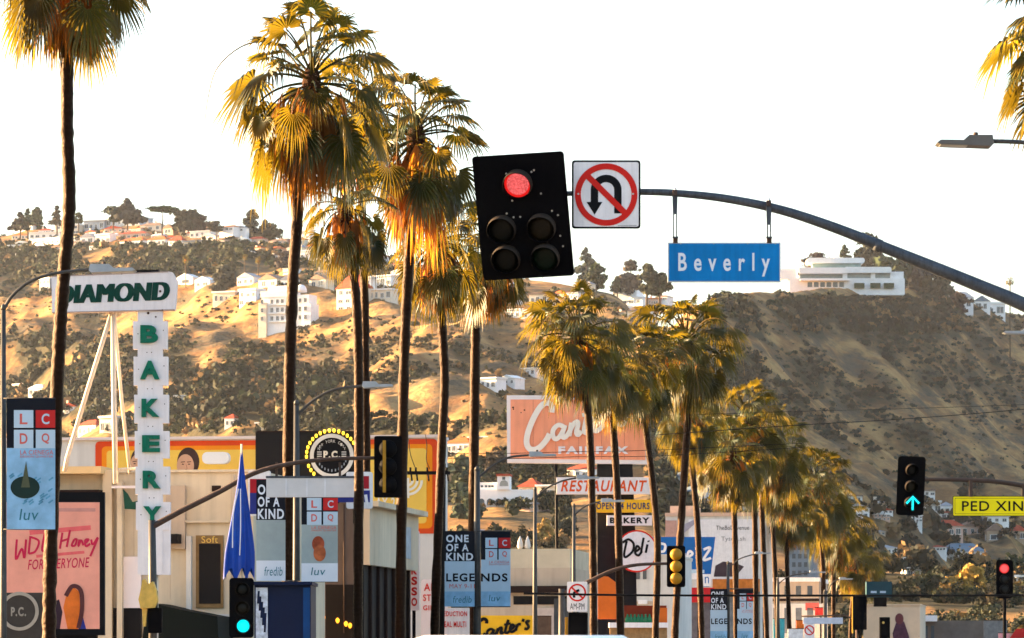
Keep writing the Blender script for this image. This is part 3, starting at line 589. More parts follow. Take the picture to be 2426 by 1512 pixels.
# white villa with tower and arches at the foot
D = float(seen_D([1190], [1205])[0]); vl = Fr("arched_villa", "white villa with square tower, arches and red tower roof above the shops", "house", 1190, 1205, D, yaw=-5)
vl.box("wall", 1128, 1160, 1262, 1215, 0, 8, W); vl.box("wall", 1132, 1142, 1190, 1160, -1.0, 7, W); vl.box("tower", 1178, 1127, 1207, 1160, 0.6, 5, W); vl.box("tower_roof", 1176, 1123, 1209, 1128, 0.9, 5.6, ROOF['red'])
vl.poly("arch_window", [(1184, 1152)] + [(1194 - 10 * math.cos(R(180 * k / 8)), 1147 - 9 * math.sin(R(180 * k / 8))) for k in range(9)] + [(1204, 1152)], 0.63, 0.1, mat("villa arch shade", (0.3, 0.31, 0.28), 0.7))
vl.box("window", 1190, 1130, 1197, 1137, 0.63, 0.1, pane)
for x in (1140, 1160, 1180, 1198): vl.poly("arch_opening", [(x - 7, 1196)] + [(x - 7 * math.cos(R(180 * k / 8)), 1188 - 7 * math.sin(R(180 * k / 8))) for k in range(9)] + [(x + 7, 1196)], 0.03, 0.1, pane)
for x in (1140, 1150, 1158, 1165): vl.box("window", x - 3, 1149, x + 3, 1154, -0.97, 0.1, pane)
# ------------------------------------------------------------------ palms
LEAF = leafmat("palm leaf", (0.012, 0.027, 0.008), (0.40, 0.28, 0.016), 0.23, 0.45, 0.18)
DEAD = leafmat("dead palm frond", (0.15, 0.060, 0.012), (0.85, 0.34, 0.03), 0.38, 0.7, 0.15)
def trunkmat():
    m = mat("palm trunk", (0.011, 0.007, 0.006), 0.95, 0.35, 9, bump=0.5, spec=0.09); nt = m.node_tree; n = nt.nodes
    b = n["Principled BSDF"]; b.inputs["Roughness"].default_value = 0.38; b.inputs["Specular Tint"].default_value = (1.0, 0.36, 0.06, 1); b.inputs["Sheen Weight"].default_value = 0.3; b.inputs["Sheen Roughness"].default_value = 0.35; b.inputs["Sheen Tint"].default_value = (1.0, 0.62, 0.26, 1); src = b.inputs['Base Color'].links[0].from_socket  # orange specular and sheen tints stand in for the sun's rim light
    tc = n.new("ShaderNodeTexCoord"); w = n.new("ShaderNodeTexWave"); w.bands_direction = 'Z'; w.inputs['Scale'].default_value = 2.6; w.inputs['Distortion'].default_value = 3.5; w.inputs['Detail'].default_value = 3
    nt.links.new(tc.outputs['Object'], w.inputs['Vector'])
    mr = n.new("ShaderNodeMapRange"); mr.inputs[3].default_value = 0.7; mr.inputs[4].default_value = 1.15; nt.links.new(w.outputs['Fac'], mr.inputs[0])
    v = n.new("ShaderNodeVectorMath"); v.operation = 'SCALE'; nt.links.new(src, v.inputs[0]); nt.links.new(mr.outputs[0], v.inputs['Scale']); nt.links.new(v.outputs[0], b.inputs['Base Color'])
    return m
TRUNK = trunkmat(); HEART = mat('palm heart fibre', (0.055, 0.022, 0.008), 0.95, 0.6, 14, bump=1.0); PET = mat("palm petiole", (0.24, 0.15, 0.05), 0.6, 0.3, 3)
def leaf_mesh(elev, seed, N=32, m=None):
    """one fan leaf: arching stalk and pleated blade with split drooping tips; overall length about 1, in the XZ plane"""
    r = random.Random(seed); mb = MB(); P = [Vector((0, 0, 0))]; a = R(elev); L = r.uniform(0.58, 0.72); n = 8; droop = R(r.uniform(26, 52)) * (0.4 + 0.6 * math.cos(R(max(elev, -60))))
    for i in range(n):
        t = (i + 1) / n; ang = a - droop * t * t; P.append(P[-1] + Vector((math.cos(ang), 0, math.sin(ang))) * (L / n))
    mb.tube(P, [0.017 - 0.008 * i / n for i in range(n + 1)], 5)
    c = P[-1]; ang = a - droop * 1.15; d = Vector((math.cos(ang), 0, math.sin(ang))); s = Vector((0, 1, 0))
    roll = r.uniform(-0.7, 0.7); up = d.cross(s) * -1; s = (s * math.cos(roll) + up * math.sin(roll)).normalized(); nn = d.cross(s)
    gd = r.uniform(0.3, 0.95); span = R(r.uniform(95, 128)); Rb = r.uniform(0.34, 0.44)
    def pt(th, rad, off=0.0, tipg=0.0):
        p = d * (math.cos(th) * rad) + s * (math.sin(th) * rad * 0.82) + nn * (off + 0.45 * rad * (1 - math.cos(th * 0.8)) * 0.5)
        q = c + p; q.z -= gd * rad * rad * 0.9 + tipg; return q
    ths = [span * (2 * k / N - 1) for k in range(N + 1)]
    inn = [pt(t, 0.05) for t in ths]; mid = [pt(t, Rb * (0.50 + 0.08 * math.cos(t)), 0.016 * (1 if k % 2 else -1)) for k, t in enumerate(ths)]
    v = inn + mid; f = [(k, k + 1, N + 2 + k, N + 1 + k) for k in range(N)]
    for k in range(N):
        t = (ths[k] + ths[k + 1]) / 2; w = (ths[k + 1] - ths[k]) * 0.30; rl = Rb * (0.86 + 0.22 * math.cos(t * 0.9)) * r.uniform(0.88, 1.1)
        t += r.uniform(-0.02, 0.02); tg = r.uniform(0.02, 0.12) if r.random() < 0.85 else r.uniform(0.12, 0.24)
        i0 = len(v); v += [pt(t - w, rl * 0.82, 0, tg * 0.35), pt(t + w, rl * 0.82, 0, tg * 0.35), pt(t, rl * 1.06, 0, tg * 1.3)]
        f += [(N + 1 + k, N + 2 + k, i0 + 1, i0), (i0, i0 + 1, i0 + 2)]
    mb.add(v, f); return mb.mesh("leaf", m or LEAF)
ELEV = [82, 66, 50, 34, 18, 2, -16, -36, -58]
LM = {e: [leaf_mesh(e, 100 + i * 7 + k) for k in range(4)] for i, e in enumerate(ELEV)}
DM = [leaf_mesh(e, 300 + k, 16, DEAD) for k, e in enumerate((-64, -70, -76, -80, -84, -68))]
def skirt(r, H, L, W, n, tw):
    """hanging dead fronds: thin shreds, drooping round the trunk"""
    mb = MB(); v = []; f = []
    for i in range(n):
        t = r.random(); az = r.uniform(0, 6.283); out = r.uniform(0.25, 1.0) * W * (1 - 0.55 * t)
        z0 = -H * t * 0.75; base = Vector((math.cos(az) * tw, math.sin(az) * tw, z0)); dirv = Vector((math.cos(az), math.sin(az), 0)); side = Vector((-math.sin(az), math.cos(az), 0))
        ln = L * r.uniform(0.55, 1.2); kn = base + dirv * out * 0.55 + Vector((0, 0, -ln * r.uniform(0.05, 0.28)))
        k = len(v); w = 0.018; v += [base - side * w, base + side * w, kn + side * w, kn - side * w]; f.append((k, k + 1, k + 2, k + 3))
        S = r.randint(6, 11); fan = r.uniform(0.12, 0.4)
        for j in range(S):
            a = (j / (S - 1) - 0.5) * 2 * fan; wj = r.uniform(0.012, 0.034); l2 = ln * r.uniform(0.55, 1.0)
            d2 = side * math.sin(a) + dirv * r.uniform(-0.05, 0.38)
            p1 = kn + d2 * l2 * 0.5 + Vector((0, 0, -l2 * 0.42)); p2 = p1 + d2 * l2 * 0.16 + side * r.uniform(-.05, .05) + Vector((0, 0, -l2 * 0.5))
            tw_ = (side * math.cos(a) + dirv * r.uniform(-.6, .6)).normalized()
            k = len(v); v += [kn - tw_ * wj * 0.5, kn + tw_ * wj * 0.5, p1 + tw_ * wj, p1 - tw_ * wj, p2]; f += [(k, k + 1, k + 2, k + 3), (k + 3, k + 2, k + 4)]
    mb.add(v, f); return mb
def palm(D, trunk, heart, rc, label, tw=(14, 13), nl=46, sk=(1.5, 1.1, 0.75, 60), seed=1, stalks=3, low=-58, ground=True, name="fan_palm"):
    """trunk: (x, y) points from low to high in picture units, heart: crown centre, rc: crown radius in picture units"""
    r = random.Random(seed * 31 + 5); rc *= 1.24 if 140 < D < 900 else 1.0; m = D / F; Rm = rc * m
    pts = [PX(x, y, D) for x, y in trunk] + [PX(heart[0], heart[1] + rc * 0.10, D)]
    if ground: b = pts[0].copy(); b.z = 0.0; pts = [b] + pts
    else: pts[0].z = float(zf(trunk[0][0], D)) - 0.5
    base = pts[0].copy(); pts = [p - base for p in pts]; sm = bez(pts, 12); n = len(sm)
    root = empty(name, base, (0, 0, 0), label, "palm tree", "fan palms")
    rad = []
    for i in range(n): t = i / (n - 1); rad.append((tw[0] * (1 - t) + tw[1] * t) * m * (1 + 0.07 * math.sin(i * 2.1 + seed) + r.uniform(-0.05, 0.05)) * (1.0 + 0.25 * max(0, 1 - t * 12)))
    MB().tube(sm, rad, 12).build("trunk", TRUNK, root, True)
    hp = sm[-1]; tr = rad[-1]
    cr = MB().lathe([(tr * 1.05, -0.5 * Rm), (tr * 1.5, -0.2 * Rm), (tr * 1.9, 0.0), (tr * 1.3, 0.14 * Rm), (tr * 0.4, 0.24 * Rm)], 10).build("crown", HEART, root, True, hp)
    nl = int(nl * (0.8 if D < 140 else 1.2))
    for i in range(nl):
        t = (i + 0.5) / nl; e = 84 - (84 - low) * t ** 0.9 + r.uniform(-9, 9); e = min(ELEV, key=lambda q: abs(q - e))
        o = link("leaf", r.choice(LM[e]), cr); az = i * 2.39996 + r.uniform(-0.25, 0.25)
        s = Rm * r.uniform(0.92, 1.2) * (1.0 if e < 60 else 0.9); o.scale = (s, s * r.uniform(0.85, 1.1), s)
        o.rotation_euler = (r.uniform(-0.12, 0.12), r.uniform(-0.08, 0.08), az); o.location = (0, 0, 0.12 * Rm * (1 - 2 * t))
    for i in range(max(6, nl // 3)):
        o = link("dead_leaf", r.choice(DM), cr); s = Rm * r.uniform(0.5, 0.8); o.scale = (s, s * r.uniform(0.5, 0.9), s)
        o.rotation_euler = (r.uniform(-0.2, 0.2), r.uniform(-0.15, 0.15), r.uniform(0, 6.283)); o.location = (0, 0, -0.3 * Rm * r.random())
    sk = (sk[0] * 0.6, sk[1] * 0.85, sk[2] * 0.8, int(sk[3] * 0.9))
    skirt(r, sk[0] * Rm, sk[1] * Rm, sk[2] * Rm, sk[3], tr).build("dead_frond_skirt", DEAD, root, False, hp)["kind"] = "stuff"
    for i in range(min(1, stalks)):
        az = r.uniform(0, 6.28); q = Vector((math.cos(az), math.sin(az), 0)); L = Rm * r.uniform(0.9, 1.25); z = Vector((0, 0, 1))
        MB().tube(bez([q * 0.05, q * L * 0.3 + z * L * 0.34, q * L * 0.62 + z * L * 0.36, q * L * 0.9 + z * L * 0.14, q * L * 1.0 - z * L * 0.16, q * L * 1.04 - z * L * 0.5], 5), [0.022 - 0.00065 * k_ for k_ in range(26)], 5).build("flower_stalk", PET, root, True, hp)
    return root
palm(69, [(116, 1512), (120, 1300), (134, 940), (142, 780), (152, 640), (164, 480), (159, 300), (160, 110)], (168, -120), 210, "fan palm with bare trunk crossing the white sign with green letters", (17, 15), 50, (1.0, 1.0, 0.8, 60), 3, 3, -62)
palm(89, [(680, 1512), (684, 1000), (692, 700), (704, 520), (712, 380)], (738, 175), 205, "tallest full crowned fan palm beside the black round logo billboard", (15, 13), 54, (1.35, 1.15, 0.8, 120), 11, 7)
palm(98, [(848, 1480), (850, 1000), (846, 760), (832, 590)], (818, 480), 125, "fan palm with small crown tucked under the tallest palm", (12, 11), 40, (0.8, 0.8, 0.7, 50), 5, 1)
palm(104, [(948, 1490), (956, 900), (968, 620), (976, 480)], (985, 305), 180, "tall fan palm beside the dark signal seen from behind", (13, 12), 50, (1.5, 1.2, 0.75, 110), 8, 5)
palm(107, [(862, 1480), (868, 1200), (866, 900), (862, 640)], (850, 250), 150, "fan palm crown overlapping the right side of the tallest palm", (10, 10), 40, (1.3, 1.0, 0.75, 70), 21, 2)
palm(110, [(1030, 1480), (1045, 1080), (1053, 900), (1046, 760), (1042, 680)], (1040, 560), 135, "fan palm with long brown skirt and crooked trunk over the yellow mural", (11, 11), 42, (1.2, 0.9, 0.6, 90), 13, 1, -58)
palm(116, [(1118, 1512), (1122, 1100), (1126, 820), (1128, 740)], (1160, 590), 125, "fan palm half hidden behind the big signal board", (12, 12), 40, (1.3, 0.9, 0.8, 70), 17, 1)
palm(145, [(1406, 1512), (1403, 1250), (1396, 1020), (1382, 910)], (1366, 788), 104, "fan palm rising in front of the middle of the pink sign", (9.5, 9), 46, (1.1, 0.9, 0.8, 80), 23, 2)
palm(153, [(1470, 1512), (1462, 1180), (1452, 1000)], (1450, 862), 88, "fan palm with orange skirt over the right part of the pink sign", (9.5, 9), 40, (1.2, 0.9, 0.7, 80), 29, 1)
palm(165, [(1552, 1512), (1557, 1290), (1543, 1120), (1528, 1000)], (1520, 850), 88, "fan palm whose trunk passes the edge of the pink sign", (8.5, 8.5), 40, (1.3, 0.9, 0.7, 80), 31, 1)
palm(174, [(1598, 1512), (1610, 1290), (1622, 1100), (1630, 960)], (1625, 805), 106, "fan palm standing above its row with crown under the blue sign", (9, 8.5), 46, (1.3, 0.9, 0.75, 80), 37, 3)
palm(185, [(1662, 1512), (1652, 1250), (1640, 1110)], (1632, 965), 82, "fan palm with small low crown behind the tall leaning trunk", (7.5, 7.5), 36, (0.9, 0.8, 0.8, 60), 41, 0)
palm(204, [(1744, 1512), (1740, 1250), (1736, 1180)], (1733, 1068), 82, "fan palm in front of the white billboard", (7, 7), 42, (1.0, 0.9, 0.8, 60), 43, 1)
palm(215, [(1790, 1512), (1788, 1250), (1782, 1120)], (1770, 985), 90, "fan palm with bright upright top leaves on the shaded hill", (7, 7), 44, (1.2, 0.9, 0.8, 70), 47, 1)
palm(224, [(1816, 1512), (1806, 1250), (1806, 1170)], (1832, 1045), 78, "fan palm with dense dark crown beside the bright topped palm", (6.5, 6.5), 40, (1.3, 0.9, 0.8, 60), 53, 0)
palm(232, [(1842, 1512), (1832, 1280), (1828, 1200)], (1850, 1130), 66, "fan palm squeezed behind the dense dark crown", (6, 6), 34, (1.2, 0.9, 0.7, 50), 59, 0)
palm(244, [(1870, 1512), (1864, 1340), (1866, 1280)], (1880, 1210), 56, "fan palm low behind the row with hanging orange fronds", (5.5, 5.5), 30, (1.2, 0.9, 0.7, 40), 61, 0)
palm(262, [(1948, 1512), (1950, 1380), (1946, 1300)], (1932, 1140), 84, "fan palm with sunny spread crown near the end of the row", (6, 6), 42, (1.3, 0.9, 0.7, 60), 67, 1)
palm(285, [(1974, 1512), (1974, 1400)], (1975, 1240), 66, "fan palm behind the sunny spread crown", (5.5, 5.5), 36, (1.3, 1.0, 0.7, 60), 71, 0)
palm(310, [(2014, 1512), (2018, 1430)], (2030, 1318), 58, "last fan palm of the row with drooping golden skirt", (5, 5), 36, (1.4, 0.9, 0.7, 60), 73, 0)
palm(75, [(2560, 1512), (2556, 1000), (2552, 500)], (2545, 85), 205, "fan palm at the kerb with its fronds over the street lamp", (15, 14), 50, (1.5, 1.1, 0.75, 90), 79, 2)
def tiny_palm(dx, base, top, w, label, seed):
    D = float(seen_D([dx], [base])[0]); D = 2450 if math.isnan(D) else D
    return palm(D, [(dx, base), (dx, (base + top) / 2)], (dx, top + w * 0.5), w * 0.5, label, (w * 0.07, w * 0.06), 22, (1.0, 0.7, 0.6, 24), seed, 0, ground=False)
tiny_palm(440, 690, 602, 18, "slender distant palm above the slanted white house", 81); tiny_palm(580, 672, 600, 14, "slender distant palm beside the cypress", 83); tiny_palm(2392, 712, 654, 20, "tiny palm on the skyline under the mast arm", 85)
tiny_palm(612, 660, 606, 16, "slender distant palm left of the tall palm trunk", 87)
# ------------------------------------------------------------------ the near signal, its arm and signs
blackp = mat("black signal paint", (0.0018, 0.0019, 0.0030), 0.7, 0.25, 5, spec=0.04); visorp = mat("dusty black visor", (0.028, 0.02, 0.015), 0.8, 0.2, 6); galv = mat("galvanised steel", (0.085, 0.095, 0.11), 0.6, 0.35, 6, metal=0.4, streak=0.35)
rust = mat("brown painted steel", (0.075, 0.05, 0.04), 0.7, 0.25, 4, metal=0.3); white = mat("sign white", (0.80, 0.77, 0.77), 0.6, 0.12, 4, streak=0.12); red = mat("sign red", (0.60, 0.016, 0.010), 0.6, 0.06, 2); ink = mat("sign black", (0.004, 0.0045, 0.006), 0.6, 0.1, 2, spec=0.1)
blue = mat("street sign blue", (0.0005, 0.185, 0.50), 0.6, 0.18, 3, streak=0.16); bolt = mat("bare bolt steel", (0.5, 0.49, 0.47), 0.4, 0.1, 5, metal=0.8); lensoff = mat("unlit lens", (0.003, 0.004, 0.004), 0.35, 0.3, 20, spec=0.15)
lensred = mat("lit red lens", (0.5, 0.03, 0.03), 0.4, 0.35, 60, emit=(1.0, 0.16, 0.16), es=0.13); rimred = mat("red lens rim", (0.5, 0.01, 0.01), 0.4, 0.1, 30, emit=(0.9, 0.015, 0.012), es=0.09); lenscyan = mat("lit green lens", (0.01, 0.3, 0.3), 0.4, 0.2, 60, emit=(0.0, 0.66, 0.80), es=0.2)
lensgrn = mat("unlit green lens", (0.003, 0.010, 0.006), 0.35, 0.5, 40, spec=0.15); lensyel = mat("unlit amber lens", (0.010, 0.008, 0.005), 0.35, 0.5, 40, spec=0.15)
nt = lensred.node_tree; vo_ = nt.nodes.new("ShaderNodeTexVoronoi"); vo_.inputs['Scale'].default_value = 70; tc_ = nt.nodes.new("ShaderNodeTexCoord"); nt.links.new(tc_.outputs['Object'], vo_.inputs['Vector'])
mr_2 = nt.nodes.new("ShaderNodeMapRange"); mr_2.inputs[1].default_value = 0.1; mr_2.inputs[2].default_value = 0.6; mr_2.inputs[3].default_value = 0.19; mr_2.inputs[4].default_value = 0.05; nt.links.new(vo_.outputs['Distance'], mr_2.inputs[0]); nt.links.new(mr_2.outputs[0], nt.nodes["Principled BSDF"].inputs['Emission Strength'])
arm = Fr("mast_arm", "curved grey steel mast arm over the street carrying the big signal", "mast arm", 2780, 1554, 45.35)
ap_ = [(1180, 462), (1345, 459), (1430, 456), (1520, 455), (1600, 458), (1720, 471), (1850, 498), (1980, 541), (2100, 589), (2230, 641), (2330, 682), (2425, 722), (2560, 790), (2690, 870), (2780, 950)]
sm = bez([(x, y, 0) for x, y in ap_], 5); arm.tube("arm", [(p.x, p.y) for p in sm], [6 + 11 * min(1, max(0, (p.x - 1345) / 1080)) for p in sm], galv, n=14)
arm.tube("pole", [(2780, arm.gz()), (2780, 1300), (2780, 860)], [26, 23, 20], galv, n=14)
arm.tube("collar", [(2072, 578), (2086, 584)], [15.5, 15.5], galv, n=14)
def signal(name, label, ox, oy, D, w, h, lamps, rad, yaw=0, roll=0, tilt=0, back_r=8, group=None, vis=0.2):
    s = Fr(name, label, "traffic signal", ox, oy, D, yaw, roll, tilt, group)
    k = s.m
    bp = MB(); pts = []
    rr = back_r
    for (cx, cy), a0 in zip(((-w / 2 + rr, -h / 2 + rr), (w / 2 - rr, -h / 2 + rr), (w / 2 - rr, h / 2 - rr), (-w / 2 + rr, h / 2 - rr)), (180, 270, 0, 90)):
        for q in range(5): a = R(a0 + 22.5 * q); pts.append(((cx + rr * math.cos(a)) * k, (cy + rr * math.sin(a)) * k))
    bp.prism(pts, 0, 0.012); autosmooth(bp.build("backplate", blackp, s.o))
    x0, x1 = min(l[0] for l in lamps), max(l[0] for l in lamps); z0, z1 = min(l[1] for l in lamps), max(l[1] for l in lamps); e = rad * 1.25
    MB().box((x0 - e) * k, (x1 + e) * k, 0.013, 0.2, (z0 - e) * k, (z1 + e) * k).build("housing", blackp, s.o)
    for (x, z, lm, rim) in lamps:
        r0 = rad * k; c = (x * k, 0, z * k)
        if vis > 0:
            N = 26; v = []; f = []
            for q in range(N + 1):
                a = R(-90 + 360 * q / N); ln = vis * (0.35 + 0.65 * (0.5 + 0.5 * math.sin(a)) ** 0.7)
                for rr2, y in ((r0 * 1.13, -0.002), (r0 * 1.08, -ln), (r0 * 1.03, -ln), (r0 * 1.06, -0.002)): v.append((c[0] + rr2 * math.cos(a), y, c[2] + rr2 * math.sin(a)))
            for q in range(N):
                for u in range(3): f.append((q * 4 + u, q * 4 + 4 + u, q * 4 + 5 + u, q * 4 + 1 + u))
            vo = MB().add(v, f).build("visor", visorp, s.o, True); vo.data.materials.append(blackp)
            vo.data.polygons.foreach_set('material_index', [0 if i % 3 == 0 else 1 for i in range(len(f))])  # inner faces black, so the shade inside the hood is in the colour
        lens = MB().lathe([(r0 * 1.0, -0.004), (r0 * 0.98, -0.012), (r0 * 0.7, -0.03), (r0 * 0.3, -0.038), (0.001, -0.04)], 24, c, 'y').build("lens", lm, s.o, True)
        if rim: MB().lathe([(r0 * 1.05, -0.003), (r0 * 1.05, -0.011), (r0 * 0.9, -0.02)], 28, c, 'y').build("lens_rim", rim, s.o)
    return s
def rot(dx, dy, a):
    c, w = math.cos(R(a)), math.sin(R(a)); return (dx * c + dy * w, -dx * w + dy * c)
lam = [(1229, 434, lensred, rimred), (1187, 544, lensoff, None), (1282, 540, lensyel, None), (1195, 616, lensoff, None), (1289, 613, lensgrn, None)]
near = signal("traffic_signal", "big black five lamp signal board with its red lamp lit", 1239, 513, 45, 219, 300, [(*rot(x - 1239, 513 - y, 3.4), a, b) for x, y, a, b in lam], 31, yaw=-8, roll=2.6, tilt=19, vis=0.17)
for x, y in ((1262, 406), (1238, 404), (1202, 410), (1214, 475), (1283, 458), (1268, 402), (1216, 515), (1232, 514), (1308, 500), (1322, 510), (1326, 560), (1332, 585), (1200, 506)):
    q = rot(x - 1239, 513 - y, 3.4); MB().lathe([(0.012, 0.0), (0.011, -0.008), (0.002, -0.01)], 8, (q[0] * near.m, 0, q[1] * near.m), 'y').build("bolt", bolt, near.o)
# no U-turn sign
s = Fr("turn_sign", "square white sign forbidding U-turns with red ring and slash", "road sign", 1435.5, 461.5, 45.1, roll=1.6)
s.rbox("border", 1354, 380, 1517, 542, 7, 0.0, 0.012, ink); s.rbox("panel", 1358.5, 384.5, 1512.5, 537.5, 5, 0.003, 0.004, white)
s.ring("u_turn_arc", 1435.5, 451, 19, 36.5, 0.006, 0.003, ink, a0=0, a1=180); s.box("u_turn_leg", 1399, 450.5, 1416.5, 480, 0.0062, 0.003, ink); s.box("u_turn_leg", 1454.5, 450.5, 1472, 506, 0.0062, 0.003, ink)
s.poly("arrowhead", [(1389, 479), (1426.5, 479), (1408, 509)], 0.0064, 0.003, ink); s.ring("red_ring", 1435.5, 461.5, 60, 74, 0.0095, 0.003, red, n=56)
s.poly("red_slash", [(1388, 424), (1398, 414), (1484, 499), (1474, 509)], 0.0098, 0.0032, red)
for x in (1369.5, 1499): s.disc("bolt", x, 460, 2.4, 0.014, 0.005, bolt, n=8)
s.stroke("maker_line", [[(1463, 535), (1508, 534.5)]], 1.6, 0.0045, 0.001, mat("grey print", (0.3, 0.3, 0.3)))
MB().box(-0.25, 0.25, 0.013, 0.2, -0.02, 0.03).build("clamp", galv, s.o)
# blue street name sign
s = Fr("street_name_sign", "blue hanging street name sign with white lettering under the mast arm", "street sign", 1715, 622, 45.3, roll=0.7)
s.box("frame", 1581, 575, 1848.5, 669, 0.02, 0.05, mat("sign frame silver", (0.55, 0.56, 0.58), 0.45, 0.1, 3, metal=0.5)); s.box("panel", 1584, 578, 1845.5, 666.5, 0.026, 0.006, blue)
s.text("lettering", "B e v e r l y", 1606, 600, 1823, 656, 0.029, mat("sign lettering white", (0.70, 0.73, 0.78), 0.5, 0.05, 3), bold=0.02)
for x0, yt in ((1598, 463), (1820, 488)):
    yb = 574; x1 = x0 + 3
    s.poly("hanger", [(x0 - 6, yt), (x0 + 6, yt), (x0 + 6, yt + 12), (x0 + 5, yt + 46), (x0 - 5, yt + 46), (x0 - 6, yt + 12)], 0.06, 0.02, galv)
    s.box("hanger", x0 - 4.5, yt + 46, x0 - 1.6, yb - 10, 0.06, 0.014, galv); s.box("hanger", x0 + 2.6, yt + 46, x0 + 5.5, yb - 10, 0.06, 0.014, galv); s.box("hanger", x0 - 6, yb - 12, x0 + 8, yb - 8.5, 0.06, 0.05, galv); s.box("hanger_foot", x0 - 4, yb - 9, x0 + 7, yb + 3, 0.03, 0.05, rust)
    s.box("strap_wrap", x0 - 5, yt - 11, x0 + 5, yt + 2, 0.085, 0.15, rust); s.tube("bolt", [(x0 + 1, yt - 16), (x0 + 1, yt - 4)], 2.6, bolt, y=-0.06, n=6)
for x in (1612, 1690, 1770, 1836): s.disc("rivet", x, 577.5, 2, 0.03, 0.006, bolt, n=6)

# ------------------------------------------------------------------ street lamps
lampgrey = mat("lamp head grey", (0.13, 0.12, 0.11), 0.5, 0.2, 4, metal=0.3); lamppale = mat("lamp head pale", (0.36, 0.38, 0.40), 0.45, 0.15, 4, metal=0.2); polem = mat("steel lamp post", (0.075, 0.072, 0.068), 0.55, 0.25, 5, metal=0.4, streak=0.3)
def lamphead(s, xa, xb, y, th, m, flip=1):
    """flat LED head from xa (arm side) to xb (tip) with a raised rear box and photocell"""
    L = xb - xa; q = [(xa, y - th * .55), (xa + L * .42, y - th * .55), (xa + L * .52, y - th * .1), (xb - L * .06, y - th * .12), (xb, y + th * .12), (xb - L * .04, y + th * .26), (xa + L * .02, y + th * .45), (xa - L * 0.03, y + th * .2)]
    if L > 0: q = q[::-1]
    h = s.poly("lamp_head", q, 0.17, 0.34, m); s.poly("lens_plate", [(xa + L * .45, y + th * .2), (xb - L * .06, y + th * .1), (xb - L * .06, y + th * .32), (xa + L * .45, y + th * .42)], 0.13, 0.26, mat("lamp lens plate", (0.5, 0.5, 0.48), 0.3), h)
    l = s.L(xa + L * .28, y - th * .55); MB().lathe([(th * .22 * s.m, 0), (th * .22 * s.m, th * .3 * s.m), (th * .16 * s.m, th * .38 * s.m)], 10, (l[0], 0, l[1])).build("photocell", rust, h)
def lamp(D, px, top, armp, head, label, w=8, headth=20, m=None, polew=None):
    s = Fr("street_lamp", label, "street lamp", px, HOR, D, group="street lamps along the kerb"); g = s.gz(); pw = polew or w
    s.tube("post", [(px, g), (px, 1400), (px, top)], [pw * 1.15, pw, pw * .72], polem, n=12); s.tube("post_base", [(px, g), (px, g - 0.6 / s.m)], [pw * 1.9, pw * 1.5], polem, n=12)
    s.tube("post_cap", [(px, top), (px, top - w * 1.4), (px, top - w * 1.9)], [pw * .8, pw * .6, pw * .1], polem, n=10)
    sm_ = bez([(x, y, 0) for x, y in armp], 6); s.tube("arm", [(p.x, p.y) for p in sm_], [w * .5] * len(sm_), polem, n=8)
    lamphead(s, head[0], head[1], head[2], headth, m or lamppale); return s
lamp(61, 8, 735, [(8, 735), (30, 700), (70, 668), (130, 648), (220, 638)], (216, 322, 639), "lamp post with curved arm reaching over the white bakery sign", 8, 20)
lamp(84, 702, 960, [(702, 985), (740, 950), (790, 924), (862, 914)], (860, 932, 913), "lamp post beside the tallest palm trunk and its banner pair", 7, 15, polew=9)
lamp(109.5, 1130, 1115, [(1130, 1135), (1165, 1105), (1205, 1084), (1256, 1078)], (1254, 1318, 1077), "lamp post carrying the light blue banner pair beside the pink sign", 5.5, 12, polew=9)
lamp(121, 1267, 1162, [(1267, 1185), (1290, 1160), (1330, 1140), (1368, 1132)], (1366, 1420, 1131), "slim lamp post left of the black sign pole", 4.5, 10, polew=5.5)
lamp(130.5, 1359, 1200, [(1359, 1222), (1385, 1200), (1425, 1187)], (1424, 1480, 1186), "slim lamp post right of the black sign pole", 4, 9, polew=4.8)
lamp(190, 1724, 1335, [(1724, 1350), (1750, 1325), (1790, 1312)], (1788, 1826, 1310), "lamp post among the palms before the white billboard", 3.2, 6, polew=4)
lamp(205, 1842, 1372, [(1842, 1385), (1870, 1365), (1920, 1356)], (1918, 1956, 1355), "lamp post beside the white topped tan building", 3, 6, polew=4)
lamp(225, 1954, 1402, [(1954, 1412), (1972, 1380), (1990, 1372)], (1988, 2020, 1371), "sunlit lamp post under the sunny palm crown", 3, 6, polew=4.5)
s = Fr("street_lamp", "dark street lamp head on a thin arm from the kerb palm side", "street lamp", 2640, HOR, 52, group="street lamps along the kerb")
s.tube("post", [(2640, s.gz()), (2640, 900), (2640, 380)], [14, 12, 9], polem); sm_ = bez([(2348, 335, 0), (2425, 338, 0), (2520, 352, 0), (2600, 372, 0), (2640, 400, 0)], 5); s.tube("arm", [(p.x, p.y) for p in sm_], 5.2, polem); lamphead(s, 2347, 2217, 338, 26, lampgrey)
s = Fr("street_lamp", "pale street lamp head against the shaded hill", "street lamp", 2700, HOR, 95, group="street lamps along the kerb")
s.tube("post", [(2700, s.gz()), (2700, 1200), (2700, 800)], [8, 7, 6], polem); sm_ = bez([(2460, 786, 0), (2560, 790, 0), (2650, 805, 0), (2700, 840, 0)], 5); s.tube("arm", [(p.x, p.y) for p in sm_], 3.2, polem); lamphead(s, 2462, 2374, 787, 14, lamppale)

